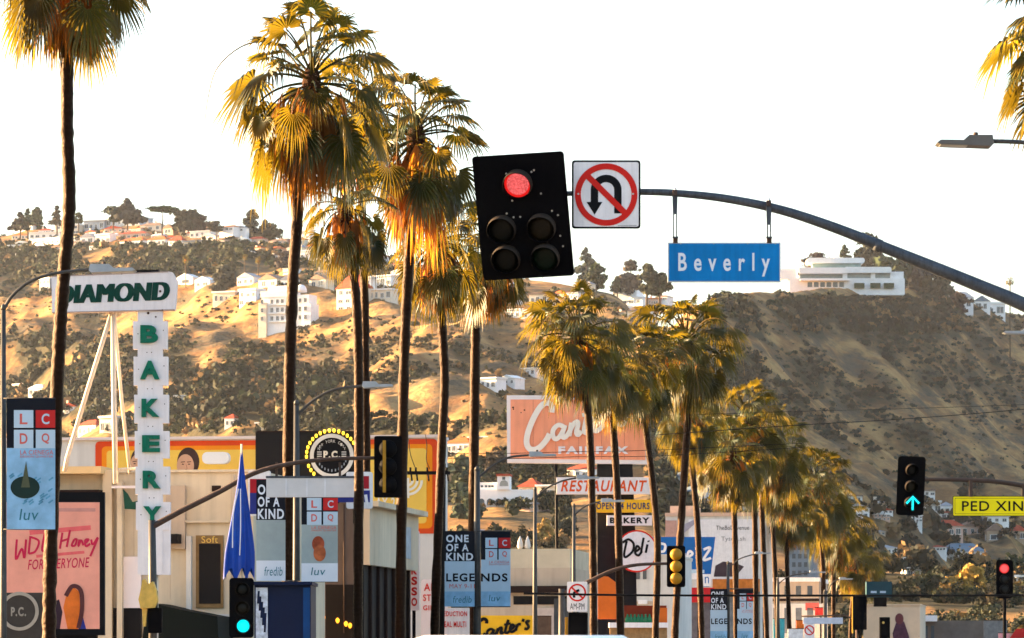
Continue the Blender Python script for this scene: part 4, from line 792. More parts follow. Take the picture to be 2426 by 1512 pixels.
# ------------------------------------------------------------------ far signals, crossing sign
a2 = Fr("mast_arm", "thin brown mast arm carrying the yellow crossing sign", "mast arm", 2700, HOR, 86.5)
sm_ = bez([(2160, 1136, 0), (2230, 1136, 0), (2310, 1138, 0), (2390, 1145, 0), (2500, 1168, 0), (2620, 1210, 0), (2700, 1260, 0)], 5); a2.tube("arm", [(p.x, p.y) for p in sm_], [4.2 + 3 * i / len(sm_) for i in range(len(sm_))], rust); a2.tube("pole", [(2700, a2.gz()), (2700, 1240)], [13, 10], rust)
grnarrow = lenscyan
s = signal("traffic_signal", "black three lamp signal showing a green upward arrow", 2157, 1151, 86, 66, 140, [(0, 38, lensoff, None), (0, -1, lensyel, None), (0, -40, lensoff, None)], 13.5, yaw=3, roll=-1.2, tilt=8, vis=0.22)
s.stroke("arrow", [([(2158, 1206), (2158, 1176)], 4.6), ([(2143, 1190), (2158, 1174), (2173, 1190)], 5.2)], 4.6, 0.27, 0.01, grnarrow, n=1)
yel = mat("crossing sign yellow", (0.90, 0.74, 0.004), 0.5, 0.08, 2)
s = Fr("crossing_sign", "bright yellow hanging crossing sign with black lettering", "road sign", 2370, 1200, 86.3, roll=0.6)
s.rbox("border", 2256, 1175, 2484, 1223, 3, 0.0, 0.03, ink); s.rbox("panel", 2257.5, 1176.5, 2482.5, 1221.5, 2.5, 0.004, 0.006, yel); s.rbox("inner_line", 2261, 1180, 2479, 1218, 2, 0.006, 0.003, mat("sign line dark yellow", (0.3, 0.22, 0.01))); s.rbox("inner_panel", 2262.2, 1181.2, 2477.8, 1216.8, 2, 0.008, 0.003, yel)
s.text("lettering", "PED XING", 2278, 1187, 2452, 1211, 0.012, ink, bold=0.012)
for x, y in ((2299, 1138), (2424, 1152)): s.box("hanger", x - 4, y, x + 4, 1177, 0.03, 0.04, rust)
s = signal("traffic_signal", "black signal showing a round red lamp before the hill houses", 2379, 1372, 120, 40, 92, [(-1, 25, lensred, rimred), (0, 0, lensoff, None), (0, -24, lensoff, None)], 11, yaw=0, vis=0.05)
s.tube("post", [(2379, 1418), (2379, s.gz())], 4, blackp)
s = signal("traffic_signal", "low black signal with its green lamp lit beside the blue kiosk", 572, 1440, 72, 58, 142, [(2, 44, lensoff, None), (2, 0, lensyel, None), (4, -43, lenscyan, None)], 15, vis=0.12)
s.tube("post", [(572, 1512), (572, s.gz())], 6, blackp)
# signal arm across the bakery building, with sign and signal seen from behind
a3 = Fr("mast_arm", "brown mast arm rising from a steel post before the cream building", "mast arm", 360, HOR, 80)
a3.tube("post", [(362, a3.gz()), (362, 1400), (360, 1232)], [11, 10, 8.5], polem); sm_ = bez([(360, 1248, 0), (430, 1210, 0), (520, 1165, 0), (600, 1122, 0), (680, 1100, 0), (780, 1088, 0), (890, 1085, 0)], 6); a3.tube("arm", [(p.x, p.y) for p in sm_], [7.5 - 3.5 * i / len(sm_) for i in range(len(sm_))], rust)
s = Fr("street_name_sign", "pale grey back of a long street name sign hanging from the brown arm", "street sign", 735, 1154, 80.1)
s.box("case", 631, 1130, 838, 1178, 0.05, 0.12, mat("sign back grey", (0.60, 0.58, 0.57), 0.6, 0.08, 3)); s.box("top_rail", 630, 1128, 839, 1133, 0.06, 0.14, galv)
for x in (678, 727, 770): s.box("rib", x - 2, 1134, x + 2, 1177, 0.056, 0.01, mat("sign back rib", (0.68, 0.67, 0.68)))
for x in (655, 805): s.box("hanger", x - 3, 1095, x + 3, 1130, 0.03, 0.03, rust)
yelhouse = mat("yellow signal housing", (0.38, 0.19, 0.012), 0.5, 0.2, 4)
def back_signal(name, label, cx, cy, D, w, h, m, roll=0, yaw=0, hm=None):
    s = Fr(name, label, "traffic signal", cx, cy, D, yaw, roll)
    s.rbox("backplate", cx - w / 2, cy - h / 2, cx + w / 2, cy + h / 2, 5, 0, 0.012, blackp)
    for k in (-1, 0, 1):
        z = cy + k * h * 0.29; l = s.L(cx, z); r0 = h * 0.145 * s.m
        MB().lathe([(r0, 0.0), (r0, -0.06), (r0 * 0.86, -0.14), (r0 * 0.45, -0.19), (0.01, -0.2)], 20, (l[0], -0.001, l[1]), 'y').build("housing", m, s.o, True)
    if hm: s.box("stripe", cx - w * .18, cy - h * .42, cx - w * .07, cy + h * .42, 0.2, 0.06, hm)  # yellow strip puts the sunlit stripe on the signal back into colour
    return s
back_signal("traffic_signal", "black signal seen from behind with painted sunlit yellow spine at the arm end", 919, 1106, 79.8, 66, 146, blackp, roll=-1.5, hm=yelhouse)
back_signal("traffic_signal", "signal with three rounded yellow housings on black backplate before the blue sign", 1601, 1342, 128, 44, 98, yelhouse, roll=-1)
a4 = Fr("mast_arm", "short brown mast arm slanting before the round white sign", "mast arm", 1330, HOR, 128.5)
a4.tube("post", [(1330, a4.gz()), (1330, 1395)], [8, 7], polem); sm_ = bez([(1330, 1408, 0), (1390, 1380, 0), (1450, 1352, 0), (1510, 1338, 0), (1600, 1335, 0)], 5); a4.tube("arm", [(p.x, p.y) for p in sm_], [6 - 3 * i / len(sm_) for i in range(len(sm_))], rust)
s = Fr("turn_sign", "small white sign forbidding a turn under the slanting brown arm", "road sign", 1367, 1413, 127.5)
s.rbox("panel", 1343, 1378, 1391, 1449, 3, 0, 0.02, white); s.ring("red_ring", 1367, 1404, 17, 21, 0.006, 0.004, red); s.stroke("turn_arrow", [[(1360, 1416), (1360, 1404), (1372, 1398)]], 6, 0.004, 0.003, ink); s.poly("red_slash", [(1351, 1392), (1354, 1389), (1383, 1417), (1380, 1420)], 0.009, 0.003, red)
s.text("lettering", "AM-PM", 1350, 1429, 1384, 1444, 0.005, ink)
s.tube("post", [(1367, 1449), (1367, s.gz())], 4, polem, y=0.05)
s = Fr("pedestrian_signal", "black pedestrian signal box below the small turn sign", "traffic signal", 1368, 1490, 126.5); s.rbox("case", 1346, 1451, 1392, 1530, 3, 0.15, 0.3, blackp); s.box("visor", 1346, 1452, 1392, 1456, 0.3, 0.15, blackp); s.box("door_painted_sunlit", 1338, 1462, 1345, 1520, 0.1, 0.2, yelhouse)  # yellow strip colours the edge of the black case as if sunlit
s.tube("post", [(1368, 1530), (1368, s.gz())], 5, polem)
s = Fr("pedestrian_signal", "gold sunlit pedestrian signal cluster on the steel post before the bakery", "traffic signal", 353, 1425, 79); gold = mat("gold painted casting", (0.72, 0.46, 0.10), 0.5, 0.3, 4)
s.poly("case", [(345, 1372), (352, 1385), (364, 1378), (372, 1398), (375, 1425), (368, 1440), (335, 1442), (330, 1420), (336, 1395), (339, 1376)][::-1], 0.22, 0.3, gold); s.poly("bracket", [(338, 1440), (350, 1440), (346, 1484), (340, 1484)][::-1], 0.15, 0.2, gold); s.rbox("black_case", 352, 1440, 384, 1500, 2, 0.1, 0.2, blackp)
s.tube("post_clamp", [(362, 1400), (362, 1440)], 12, polem, y=0.05)
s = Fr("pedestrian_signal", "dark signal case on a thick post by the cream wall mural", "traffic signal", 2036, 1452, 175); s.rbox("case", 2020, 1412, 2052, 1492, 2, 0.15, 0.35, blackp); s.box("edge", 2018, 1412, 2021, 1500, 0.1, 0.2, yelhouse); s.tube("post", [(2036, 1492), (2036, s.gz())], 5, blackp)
s = Fr("pedestrian_signal", "small dark signal case with one amber glint beside the wall mural", "traffic signal", 2095, 1490, 165); s.rbox("case", 2083, 1462, 2107, 1520, 2, 0.15, 0.35, blackp); s.disc("glint", 2091, 1475, 3, 0.16, 0.02, gold, n=8); s.tube("post", [(2095, 1520), (2095, s.gz())], 4, blackp)  # the glint is painted on as a small gold disc
# cables
cab = mat("black cable", (0.006, 0.006, 0.006), 0.8)
def cable(label, pts, D, w):
    s = Fr("overhead_cable", label, "cable", pts[0][0], pts[0][1], D); sm_ = bez([(x, y, 0) for x, y in pts], 8); s.tube("strand", [(p.x, p.y) for p in sm_], w, cab, n=6); return s
cable("thick black cable stretched across the street in front of the palms", [(1240, 1406), (1500, 1410), (1800, 1411), (2100, 1411), (2500, 1410), (2760, 1408)], 118, 2.6)
cable("thin wire dropping slightly before the shaded hill", [(1560, 1030), (1880, 1008), (2150, 992), (2440, 968), (2760, 930)], 160, 1.0)
cable("upper thin wire before the shaded hill", [(1560, 985), (1880, 975), (2150, 968), (2440, 958), (2760, 944)], 175, 0.6)
cable("upper of two thin wires crossing the pink sign", [(640, 1030), (1040, 1072), (1380, 1070), (1560, 1066), (1900, 1050)], 140, 0.7); cable("lower of two thin wires crossing the pink sign", [(640, 1050), (1040, 1086), (1380, 1082), (1560, 1080), (1900, 1060)], 141, 0.7)
s = Fr("utility_pole", "dark utility pole with crossarm and insulators behind the crooked palm", "utility pole", 1047, HOR, 113); s.tube("pole", [(1042, s.gz()), (1047, 1300), (1050, 1098)], [9, 8, 6], ink); s.box("crossarm", 962, 1117, 1066, 1125, 0.2, 0.1, ink)
for x in (972, 985, 1012, 1058): s.tube("insulator", [(x, 1117), (x, 1108)], 2.6, ink, y=-0.15, n=6); s.tube("hardware", [(x + 2, 1125), (x + 4, 1140)], 2.2, ink, y=-0.15, n=6)
for pts in ([(968, 1040), (972, 1075), (980, 1100), (985, 1112)], [(1008, 1030), (1011, 1060), (1010, 1090), (1018, 1112)]): sm_ = bez([(x, y, 0) for x, y in pts], 5); s.tube("jumper_wire", [(p.x, p.y) for p in sm_], 1.0, ink, y=-0.15, n=5)
# ------------------------------------------------------------------ shops along the street
YW = -math.degrees(ROAD)
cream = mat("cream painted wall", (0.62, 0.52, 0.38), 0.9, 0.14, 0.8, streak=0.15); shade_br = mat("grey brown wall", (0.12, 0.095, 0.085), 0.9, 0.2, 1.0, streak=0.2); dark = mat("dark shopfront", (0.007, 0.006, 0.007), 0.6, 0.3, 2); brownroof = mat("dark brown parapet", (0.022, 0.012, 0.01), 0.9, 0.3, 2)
tanw = mat("tan wall", (0.50, 0.39, 0.29), 0.9, 0.15, 0.6, streak=0.15); palew = mat("pale grey wall", (0.62, 0.60, 0.56), 0.9, 0.12, 0.6, streak=0.15); pinkw = mat("pinkish white board", (0.80, 0.72, 0.72), 0.6, 0.06, 1.5)
def bldg(name, label, x0, x1, ytop, D, depth, m, cap=None, capm=None):
    s = Fr(name, label, "building", x1, HOR, D, yaw=YW); g = s.gz()
    s.box("wall", x0, ytop, x1, g, 0, depth, m)
    if cap: s.box("parapet", x0 - 1, ytop - cap, x1 + 2, ytop, 0.08, depth + 0.16, capm or m)
    return s
# bakery building
s = bldg("bakery_building", "cream stucco bakery building with dark green awning and gold framed window", -420, 600, 1118, 93, 9, cream, 6)
s.box("lower_block", -420, 1105, 245, 1122, 0.6, 5, mat("sunny ochre wall", (0.66, 0.47, 0.24), 0.9, 0.12, 1)); s.box("eave", -420, 1160, 236, 1180, 0.5, 0.5, brownroof)
s.box("pier", 240, 1112, 262, 1512, 0.22, 0.2, cream); s.box("pier", 275, 1140, 288, 1512, 0.25, 0.25, cream); s.box("stepped_wall", 392, 1150, 438, 1300, 0.18, 0.17, tanw); s.box("pier", 440, 1270, 452, 1470, 0.12, 0.12, palew)
w = s.box("window", 462, 1268, 528, 1440, 0.05, 0.06, mat("gold window frame", (0.22, 0.13, 0.05), 0.6, 0.3, 3)); s.box("pane", 470, 1288, 522, 1430, 0.06, 0.02, dark, w)
s.text("window_lettering", "Soft", 476, 1270, 516, 1286, 0.066, gold, w)
s.poly("awning", [(380, 1430), (400, 1432), (460, 1446), (548, 1462), (552, 1540), (366, 1540)][::-1], 1.6, 1.6, mat("dark green awning", (0.0016, 0.005, 0.0045), 0.8, 0.2, 2))
s.box("cornice", 400, 1232, 545, 1238, 0.12, 0.12, cream); s.box("dark_doorway", 262, 1440, 330, 1540, 0.1, 0.12, dark); s.box("air_conditioner", 394, 1266, 430, 1288, 0.6, 0.5, dark)
for x in (310, 398, 546): s.box("wall_joint", x, 1124, x + 1.2, 1420, 0.004, 0.01, tanw)
s.tube("drain_pipe", [(556, 1124), (556, 1500)], 2.2, tanw, y=-0.06, n=7); s.box("vent_grille", 500, 1150, 522, 1164, 0.03, 0.04, brownroof); s.box("base_trim", 400, 1455, 600, 1462, 0.03, 0.04, palew); s.box("meter_box", 564, 1300, 580, 1330, 0.15, 0.16, palew)
s.box("white_panel", 288, 1318, 330, 1440, 0.12, 0.1, pinkw); s.box("white_trim", 262, 1150, 330, 1156, 0.26, 0.1, pinkw)
s.poly("hanging_sign", [(296, 1160), (306, 1170), (318, 1190), (336, 1186), (336, 1208), (300, 1206)][::-1], 0.5, 0.08, mat("dark green paint", (0.008, 0.06, 0.04), 0.6))
# bakery sign with letters
green = mat("green sign letters", (0.001, 0.15, 0.085), 0.5, 0.25, 5, streak=0.4); dgreen = mat("dark green sign letters", (0.001, 0.050, 0.034), 0.5, 0.4, 6, streak=0.5); rustspot = mat("rust hole", (0.06, 0.025, 0.015), 0.95, 0.3, 9)
sgw = mat("weathered white sign board", (0.80, 0.745, 0.74), 0.65, 0.09, 2.2, streak=0.10)
s = Fr("bakery_sign", "white rooftop bakery sign with green letters and stepped column below", "shop sign", 300, 1180, 90.5, group=None)
s.poly("top_board", [(125, 742), (415, 735), (417, 722), (421, 666), (410, 647), (400, 645), (127, 656), (124, 662)], 0.16, 0.3, sgw)
s.stroke("board_edge", [[(125, 742), (415, 735)], [(124, 657), (400, 646)]], 2.0, 0.17, 0.32, mat("sign edge tin", (0.42, 0.33, 0.31), 0.6))
for k in range(7): s.text("lettering", "DIAMOND", 134 + k * 1.5, 678 + (k % 2), 395 + k * 1.5, 722 - (k % 3), 0.17 + k * 0.0004, dgreen, bold=0.0, shear=0.12, skew=9)
s.box("light_box", 324, 640, 377, 646, 0.1, 0.2, ink)
ys = [(762, 828), (846, 914), (936, 1003), (1022, 1086), (1106, 1172), (1190, 1256)]; x = 316.0
s.box("column", 327, 738, 386, 1362, 0.113, 0.16, sgw)
lets = "BAKERY"
for i, (a, b) in enumerate(ys):
    ox = i * 1.4; s.box("letter_plate", 316 + ox, a, 397 + ox, b, 0.12, 0.24, sgw)
    lw = 44 if lets[i] != 'A' else 48; l = s.text("letter", lets[i], 358 + ox - lw / 2 - 2, a + 10, 358 + ox + lw / 2 - 4, b - 14, 0.20, green, bold=0.05, th=0.08)
    for xx, yy in ((349, -6), (360, -6), (328, 30), (388, 22)): s.disc("bolt_hole", xx + ox, b + 8 if yy < 0 else a + yy, 1.4, 0.116 if yy < 0 else 0.123, 0.004, rustspot, n=7)
for xx, yy, r_ in ((352, 743, 3.2), (370, 752, 2.2), (386, 736, 1.5), (290, 650, 2), (381, 692, 3)): s.disc("rust_hole", xx, yy, r_, 0.118 if yy > 739 else 0.175, 0.005, rustspot, n=8)
s.box("lower_board", 336, 1256, 404, 1362, 0.09, 0.14, sgw)
stl = mat("cream painted steel", (0.74, 0.62, 0.48), 0.6, 0.12, 3, streak=0.2)
s.tube("leg", [(263, 742, 0.1), (205, 915, 0.4), (150, 1080, 0.8), (143, 1112, 0.9)], 5.5, stl, n=6); s.tube("leg", [(266, 742, 0.1), (269, 950, 0.1), (273, 1145, 0.1)], 6.5, stl, n=6); s.tube("leg", [(268, 742, 0.2), (279, 950, 1.0), (290, 1112, 1.8)], 4.5, stl, n=6); s.tube("brace", [(269, 1112, 0.1), (335, 1108, 0.1)], 3, stl, n=6)
s.tube("column_foot", [(366, 1362), (366, s.gz())], 9, stl, n=8, y=0.05)
# mural building
mur_w = mat("mural white edge", (0.70, 0.60, 0.56), 0.85, 0.1, 1); mur_r = mat("mural red", (0.66, 0.065, 0.015), 0.8, 0.12, 1.2); mur_o = mat("mural orange", (0.80, 0.25, 0.01), 0.8, 0.12, 1.2); mur_y = mat("mural yellow", (0.80, 0.52, 0.09), 0.8, 0.10, 1.2); skin = mat("mural skin paint", (0.58, 0.34, 0.22), 0.8, 0.15, 2); hair = mat("mural hair paint", (0.06, 0.035, 0.03), 0.8, 0.3, 4)
s = bldg("mural_building", "building whose wall is a yellow mural with orange and red border and painted faces", -300, 1040, 1034, 118, 1.6, palew)
s.box("parapet", -302, 1030, 1042, 1037, 0.1, 1.8, mur_w)
s.rbox("red_border", 206, 1040, 1036, 1264, 10, 0.02, 0.02, mur_r); s.rbox("orange_border", 222, 1052, 1024, 1252, 10, 0.03, 0.02, mur_o); s.rbox("yellow_field", 234, 1062, 1010, 1240, 8, 0.04, 0.02, mur_y)
for cx, cy, fw, fh in ((312, 1088, 17, 26), (430, 1090, 21, 28)):
    s.disc("painted_hair", cx + 4, cy, fw + 6, 0.046, 0.01, hair, ry=fh + 6); s.disc("painted_face", cx - 3, cy + 10, fw, 0.052, 0.01, skin, ry=fh)
    for e in (-7, 8): s.disc("painted_eye", cx - 2 + e, cy + 6, 3.0, 0.056, 0.006, hair, ry=1.4, n=10); s.stroke("painted_brow", [[(cx - 2 + e - 5, cy + 1), (cx - 2 + e + 5, cy)]], 1.8, 0.056, 0.004, hair)
    s.stroke("painted_nose", [[(cx - 1, cy + 7), (cx + 1, cy + 17), (cx - 3, cy + 18)]], 1.6, 0.055, 0.003, mat("mural skin shade", (0.36, 0.18, 0.11)))
pw = mat("mural white paint", (0.78, 0.74, 0.64), 0.8, 0.08, 2)
for r0 in (8, 19, 30): s.ring("menorah_arc", 966, 1138, r0, r0 + 6, 0.048, 0.006, pw, n=16, a0=180, a1=360)
s.box("menorah_stem", 963, 1132, 969, 1180, 0.050, 0.006, pw)
s.text("lettering", "AY 2", 888, 1178, 935, 1202, 0.048, pw, bold=0.02); s.text("lettering", "S", 918, 1150, 940, 1176, 0.048, pw, bold=0.03)
s.rbox("roof_hatch", 488, 1072, 552, 1100, 12, 1.2, 0.3, WALL['white'])
# black logo billboard on the grey shop
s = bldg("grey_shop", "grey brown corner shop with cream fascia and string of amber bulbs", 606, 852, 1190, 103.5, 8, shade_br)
for x in (620, 650): s.box("vent", x, 1210, x + 16, 1222, 0.03, 0.04, blackp)
s.tube("conduit", [(815, 1195), (815, 1500)], 1.8, rust, y=-0.05, n=6); s.box("roof_flashing", 604, 1187, 854, 1191, 0.05, 8.1, galv)
s.box("fascia", 845, 1200, 853, 1345, -0.3, 7.6, cream)
fa = MB(); l0 = s.L(853, 1200); z1, z0 = l0[1], s.L(853, 1338)[1]
MB().box(l0[0], l0[0] + 0.25, 0.0, 7.8, z0, z1).build("cream_fascia", cream, s.o); MB().box(l0[0] - 0.02, l0[0] + 0.5, -0.1, 7.9, z1, z1 + 0.14).build("fascia_coping", cream, s.o); MB().box(l0[0] - 0.02, l0[0] + 0.06, 0.2, 7.6, 0.15, z0).build("dark_shopfront", dark, s.o)
for k in range(6): MB().box(l0[0] + 0.06, l0[0] + 0.14, 0.9 + k * 1.2, 1.02 + k * 1.2, 0.15, z0).build("mullion", brownroof, s.o)
MB().box(l0[0] + 0.25, l0[0] + 0.27, 5.0, 6.4, z0 + 0.3, z1 - 0.35).build("poster", mat("faded poster", (0.42, 0.47, 0.52), 0.7, 0.3, 4), s.o)
s.box("shopfront", 770, 1385, 850, 1540, 0.03, 0.05, dark)
bulb = mat("amber bulb glass", (0.9, 0.35, 0.02), 0.3, 0.1, 5, emit=(1.0, 0.33, 0.02), es=0.3)
for k, (x, y) in enumerate(((768, 1463), (802, 1470), (822, 1478), (832, 1482))): l = s.L(x, y); MB().lathe([(0.02, -0.07), (0.05, -0.02), (0.05, 0.03), (0.015, 0.07)], 8, (l[0], -0.2, l[1])).build("amber_bulb", bulb, s.o, True)
s = Fr("logo_billboard", "black billboard with round white ringed logo and ring of yellow bulbs", "billboard", 722, 1200, 102.5)
bk = mat("charcoal board", (0.008, 0.0083, 0.010), 0.7, 0.15, 2); s.box("board", 605, 1024, 842, 1128, 0.0, 0.2, bk); s.box("edge", 605, 1021, 842, 1024, 0.01, 0.2, brownroof)
for x in (640, 800): s.box("strut", x - 3, 1128, x + 3, 1192, 0.0, 0.1, blackp)
rw = mat("aged ring enamel", (0.62, 0.60, 0.55), 0.5, 0.15, 3)
s.ring("white_ring", 786, 1080, 43, 52, 0.06, 0.06, rw, n=44); s.disc("logo_disc", 786, 1080, 43.5, 0.012, 0.011, ink); s.text("lettering", "P.C.", 766, 1068, 806, 1086, 0.02, mat("warm white print", (0.7, 0.64, 0.52)), bold=0.05)
for yy in (1070, 1075, 1080, 1085):
    s.box("logo_bar", 751, yy, 762, yy + 2, 0.02, 0.006, rw); s.box("logo_bar", 809, yy, 820, yy + 2, 0.02, 0.006, rw)
for i, ch in enumerate("NEW YORK CITY"):
    if ch != ' ': a = R(152 - i * 10.2); x, y = 786 + 35 * math.cos(a), 1080 - 35 * math.sin(a); s.text("logo_letter", ch, x - 2.4, y - 3.4, x + 2.4, y + 3.4, 0.021, rw)
for i in range(11): a = R(200 + i * 14); x, y = 786 + 35 * math.cos(a), 1080 - 35 * math.sin(a); s.box("logo_tick", x - 1.4, y - 3, x + 1.4, y + 3, 0.021, 0.004, mat("grey blue print", (0.25, 0.28, 0.32)))
yb = mat("yellow bulb glass", (0.95, 0.6, 0.05), 0.3, 0.1, 5, emit=(1.0, 0.62, 0.03), es=0.3)
BM = MB().lathe([(0.02, -0.05), (0.035, -0.02), (0.035, 0.03), (0.01, 0.05)], 8).mesh("bulb", yb, True)
for k in range(26):
    an = 20 + k * 10.8
    if 212 < an or an > 270: 
        if an > 232: continue
    x, y = 786 + 60 * math.cos(R(an)), 1080 - 60 * math.sin(R(an)); l = s.L(x, y); o = link("bulb", BM, s.o, (l[0], -0.06, l[1]))
s = Fr("barber_sign", "white framed lightbox in red and blue beside the palm trunk", "shop sign", 852, 1165, 101); s.rbox("frame", 820, 1118, 882, 1205, 5, 0.02, 0.3, white); s.box("red_band", 824, 1128, 874, 1158, 0.03, 0.02, mat("lightbox red", (0.35, 0.01, 0.02), 0.5)); s.box("blue_band", 800, 1162, 876, 1190, 0.03, 0.02, mat("lightbox navy", (0.02, 0.03, 0.20), 0.5)); s.stroke("white_mark", [[(866, 1172), (870, 1200)]], 7, 0.034, 0.004, white)
s.box("bracket", 836, 1205, 842, 1240, 0, 0.1, blackp)
s = Fr("barber_sign", "dark red and navy lightbox behind the folded blue umbrella", "shop sign", 600, 1160, 92.2); s.rbox("frame", 588, 1115, 640, 1222, 4, 0.02, 0.25, white); s.box("red_band", 592, 1135, 636, 1168, 0.03, 0.02, MATS["lightbox red"]); s.box("blue_band", 592, 1168, 636, 1218, 0.03, 0.02, MATS["lightbox navy"])
# folded blue umbrellas
ub = mat("blue canvas", (0.001, 0.042, 0.31), 0.55, 0.25, 2.5, streak=0.25); 
def umbrella(label, cx, y0, y1, w0, D, seed):
    s = Fr("patio_umbrella", label, "umbrella", cx, HOR, D); N = 42; prof = [(0.00, 0.03), (0.08, 0.10), (0.3, 0.26), (0.6, 0.62), (0.85, 0.95), (1.0, 1.0)]; v = []; f = []; r = random.Random(seed); ph = r.random() * 6
    lz0, lz1 = s.L(cx, y0)[1], s.L(cx, y1)[1]
    for j in range(19):
        t = j / 18; rr = np.interp(t, [p[0] for p in prof], [p[1] for p in prof]) * w0 * s.m / 2
        for k in range(N):
            a = 2 * math.pi * k / N; q = rr * (1 + (0.17 * math.sin(5 * a + ph + t) + 0.10 * math.sin(9 * a + 2 * ph - 2 * t)) * min(1, t * 3)); e = (0.05 + 0.1 * math.sin(7 * a + ph)) * t ** 8 * 0.5 * (lz0 - lz1)
            v.append((q * math.cos(a) - 0.12 * t * t * w0 * s.m, q * math.sin(a) * 0.7, lz0 + (lz1 - lz0) * t - e))
    for j in range(18):
        for k in range(N): f.append((j * N + k, j * N + (k + 1) % N, (j + 1) * N + (k + 1) % N, (j + 1) * N + k))
    s.put(MB().add(v, f), "canopy", ub, smooth=True)
    for k in range(2): 
        xx = cx - w0 * 0.3 + k * w0 * 0.26; s.stroke("white_stripe", [[(cx - 6 + k * 5, y0 + (y1 - y0) * 0.35), (xx + 2, y0 + (y1 - y0) * (0.55 + 0.1 * k)), (xx, y0 + (y1 - y0) * (0.82 + 0.06 * k))]], 2.6 - k * .5, w0 * s.m * 0.36, 0.01, white)
    s.tube("pole", [(cx, y0 - 3), (cx, s.gz())], 2.4, stl, n=8); return s
umbrella("tall folded blue umbrella beside the cream building", 572, 1055, 1352, 66, 76, 1)
s = Fr("blue_kiosk", "dark blue kiosk with white striped edge under the banners", "kiosk", 686, HOR, 82); kb = mat("dark blue panel", (0.002, 0.009, 0.04), 0.5, 0.15, 2); s.box("body", 602, 1385, 736, s.gz(), 0, 2.2, kb); s.box("roof", 598, 1378, 740, 1386, 0.15, 2.5, kb); s.box("white_edge", 606, 1392, 634, 1560, 0.02, 0.02, mat("kiosk pale print", (0.55, 0.62, 0.72), 0.6, 0.5, 8)); s.box("blue_trim", 718, 1392, 734, 1560, 0.02, 0.02, mat("kiosk blue trim", (0.004, 0.05, 0.18), 0.5))
for k in range(5): s.stroke("print_mark", [[(613 + k * 4, 1400 + k * 13), (611 + k * 4, 1430 + k * 17)]], 5, 0.024, 0.004, kb)
# ------------------------------------------------------------------ poster case at the left and banners
s = Fr("poster_case", "black framed pink poster case with red script and painted figure behind the palm trunk", "poster", 130, 1512, 75); pk = mat("poster pink", (0.86, 0.34, 0.24), 0.5, 0.12, 2)
s.box("frame", -120, 1166, 247, 1505, 0.0, 0.2, ink); s.box("legs", -100, 1505, 230, s.gz(), -0.05, 0.1, ink); s.box("poster", -100, 1190, 236, 1490, 0.006, 0.006, pk)
pr = mat("poster crimson", (0.62, 0.02, 0.07), 0.6); pr2 = mat("poster coral", (0.80, 0.13, 0.13), 0.6)
for st_ in [[(40, 1278), (38, 1325), (52, 1300), (58, 1322), (62, 1278)], [(72, 1270), (68, 1312)], [(72, 1272), (92, 1282), (84, 1306), (68, 1312)], [(106, 1264), (100, 1304), (114, 1300)], [(148, 1262), (142, 1300)], [(166, 1256), (158, 1296)], [(146, 1282), (164, 1276)], [(176, 1278), (170, 1292), (178, 1292), (182, 1278), (176, 1278)], [(188, 1278), (186, 1294), (192, 1280), (198, 1292)], [(204, 1286), (210, 1278), (202, 1280), (204, 1294), (214, 1288)], [(216, 1278), (220, 1290), (232, 1274), (214, 1318)]]: s.stroke("poster_script", [st_], 5.0, 0.010, 0.003, pr)
s.stroke("poster_band", [[(70, 1262), (215, 1250)]], 11, 0.008, 0.002, pr2); s.text("poster_lettering", "FOR EVERYONE", 66, 1326, 212, 1350, 0.010, pr, bold=0.01, shear=0.2, skew=6)
s.stroke("poster_small_line", [[(86, 1318), (200, 1308)]], 7, 0.009, 0.002, pr2); s.stroke("poster_small_line", [[(130, 1208), (226, 1208)]], 8, 0.009, 0.002, mat("poster faded grey", (0.62, 0.27, 0.22)))
og = mat("poster orange", (0.75, 0.16, 0.02), 0.6, 0.25, 4); s.poly("poster_figure", [(160, 1490), (150, 1440), (158, 1405), (176, 1392), (188, 1402), (190, 1440), (184, 1490)][::-1], 0.010, 0.003, og); s.stroke("poster_figure_hair", [[(156, 1412), (170, 1390), (186, 1392), (194, 1410), (194, 1450), (186, 1488)]], 10, 0.014, 0.003, mat("poster brown", (0.10, 0.03, 0.03))); s.poly("poster_figure_coat", [(186, 1490), (196, 1460), (204, 1490)][::-1], 0.011, 0.003, mat("poster navy", (0.03, 0.04, 0.25))); s.poly("poster_shadow", [(116, 1490), (120, 1430), (140, 1420), (148, 1450), (142, 1490)][::-1], 0.010, 0.003, mat("poster plum", (0.04, 0.02, 0.03)))
s = Fr("round_logo_sign", "dark board with pale ringed round logo below the pink poster", "shop sign", 52, 1512, 72); s.box("board", -60, 1404, 110, 1512, 0, 0.1, mat("charcoal brown board", (0.05, 0.042, 0.036), 0.8, 0.2, 3)); s.ring("pale_ring", 46, 1448, 38, 46, 0.02, 0.02, mat("tarnished ring", (0.36, 0.31, 0.25), 0.5, 0.2, 3)); s.text("lettering", "P.C.", 26, 1438, 62, 1460, 0.01, mat("tarnished print", (0.28, 0.25, 0.21)), bold=0.04); s.box("board_base", -60, 1512, 110, s.gz(), 0, 0.1, dark)
sq = mat("banner pale blue", (0.44, 0.56, 0.66), 0.7, 0.08, 1.5); bred = mat("banner red", (0.50, 0.02, 0.02), 0.7, 0.1, 2); btxt = mat("banner red print", (0.60, 0.12, 0.10), 0.7); navy = mat("banner near black", (0.004, 0.006, 0.012), 0.7, 0.1, 2); sky_b = mat("banner blue", (0.25, 0.46, 0.66), 0.7, 0.3, 2.2); teal_t = mat("banner teal print", (0.03, 0.16, 0.20), 0.7); bwhite = mat("banner white", (0.66, 0.70, 0.76), 0.7, 0.06, 1.5); bgrey = mat("banner grey green", (0.30, 0.36, 0.36), 0.7, 0.2, 1)
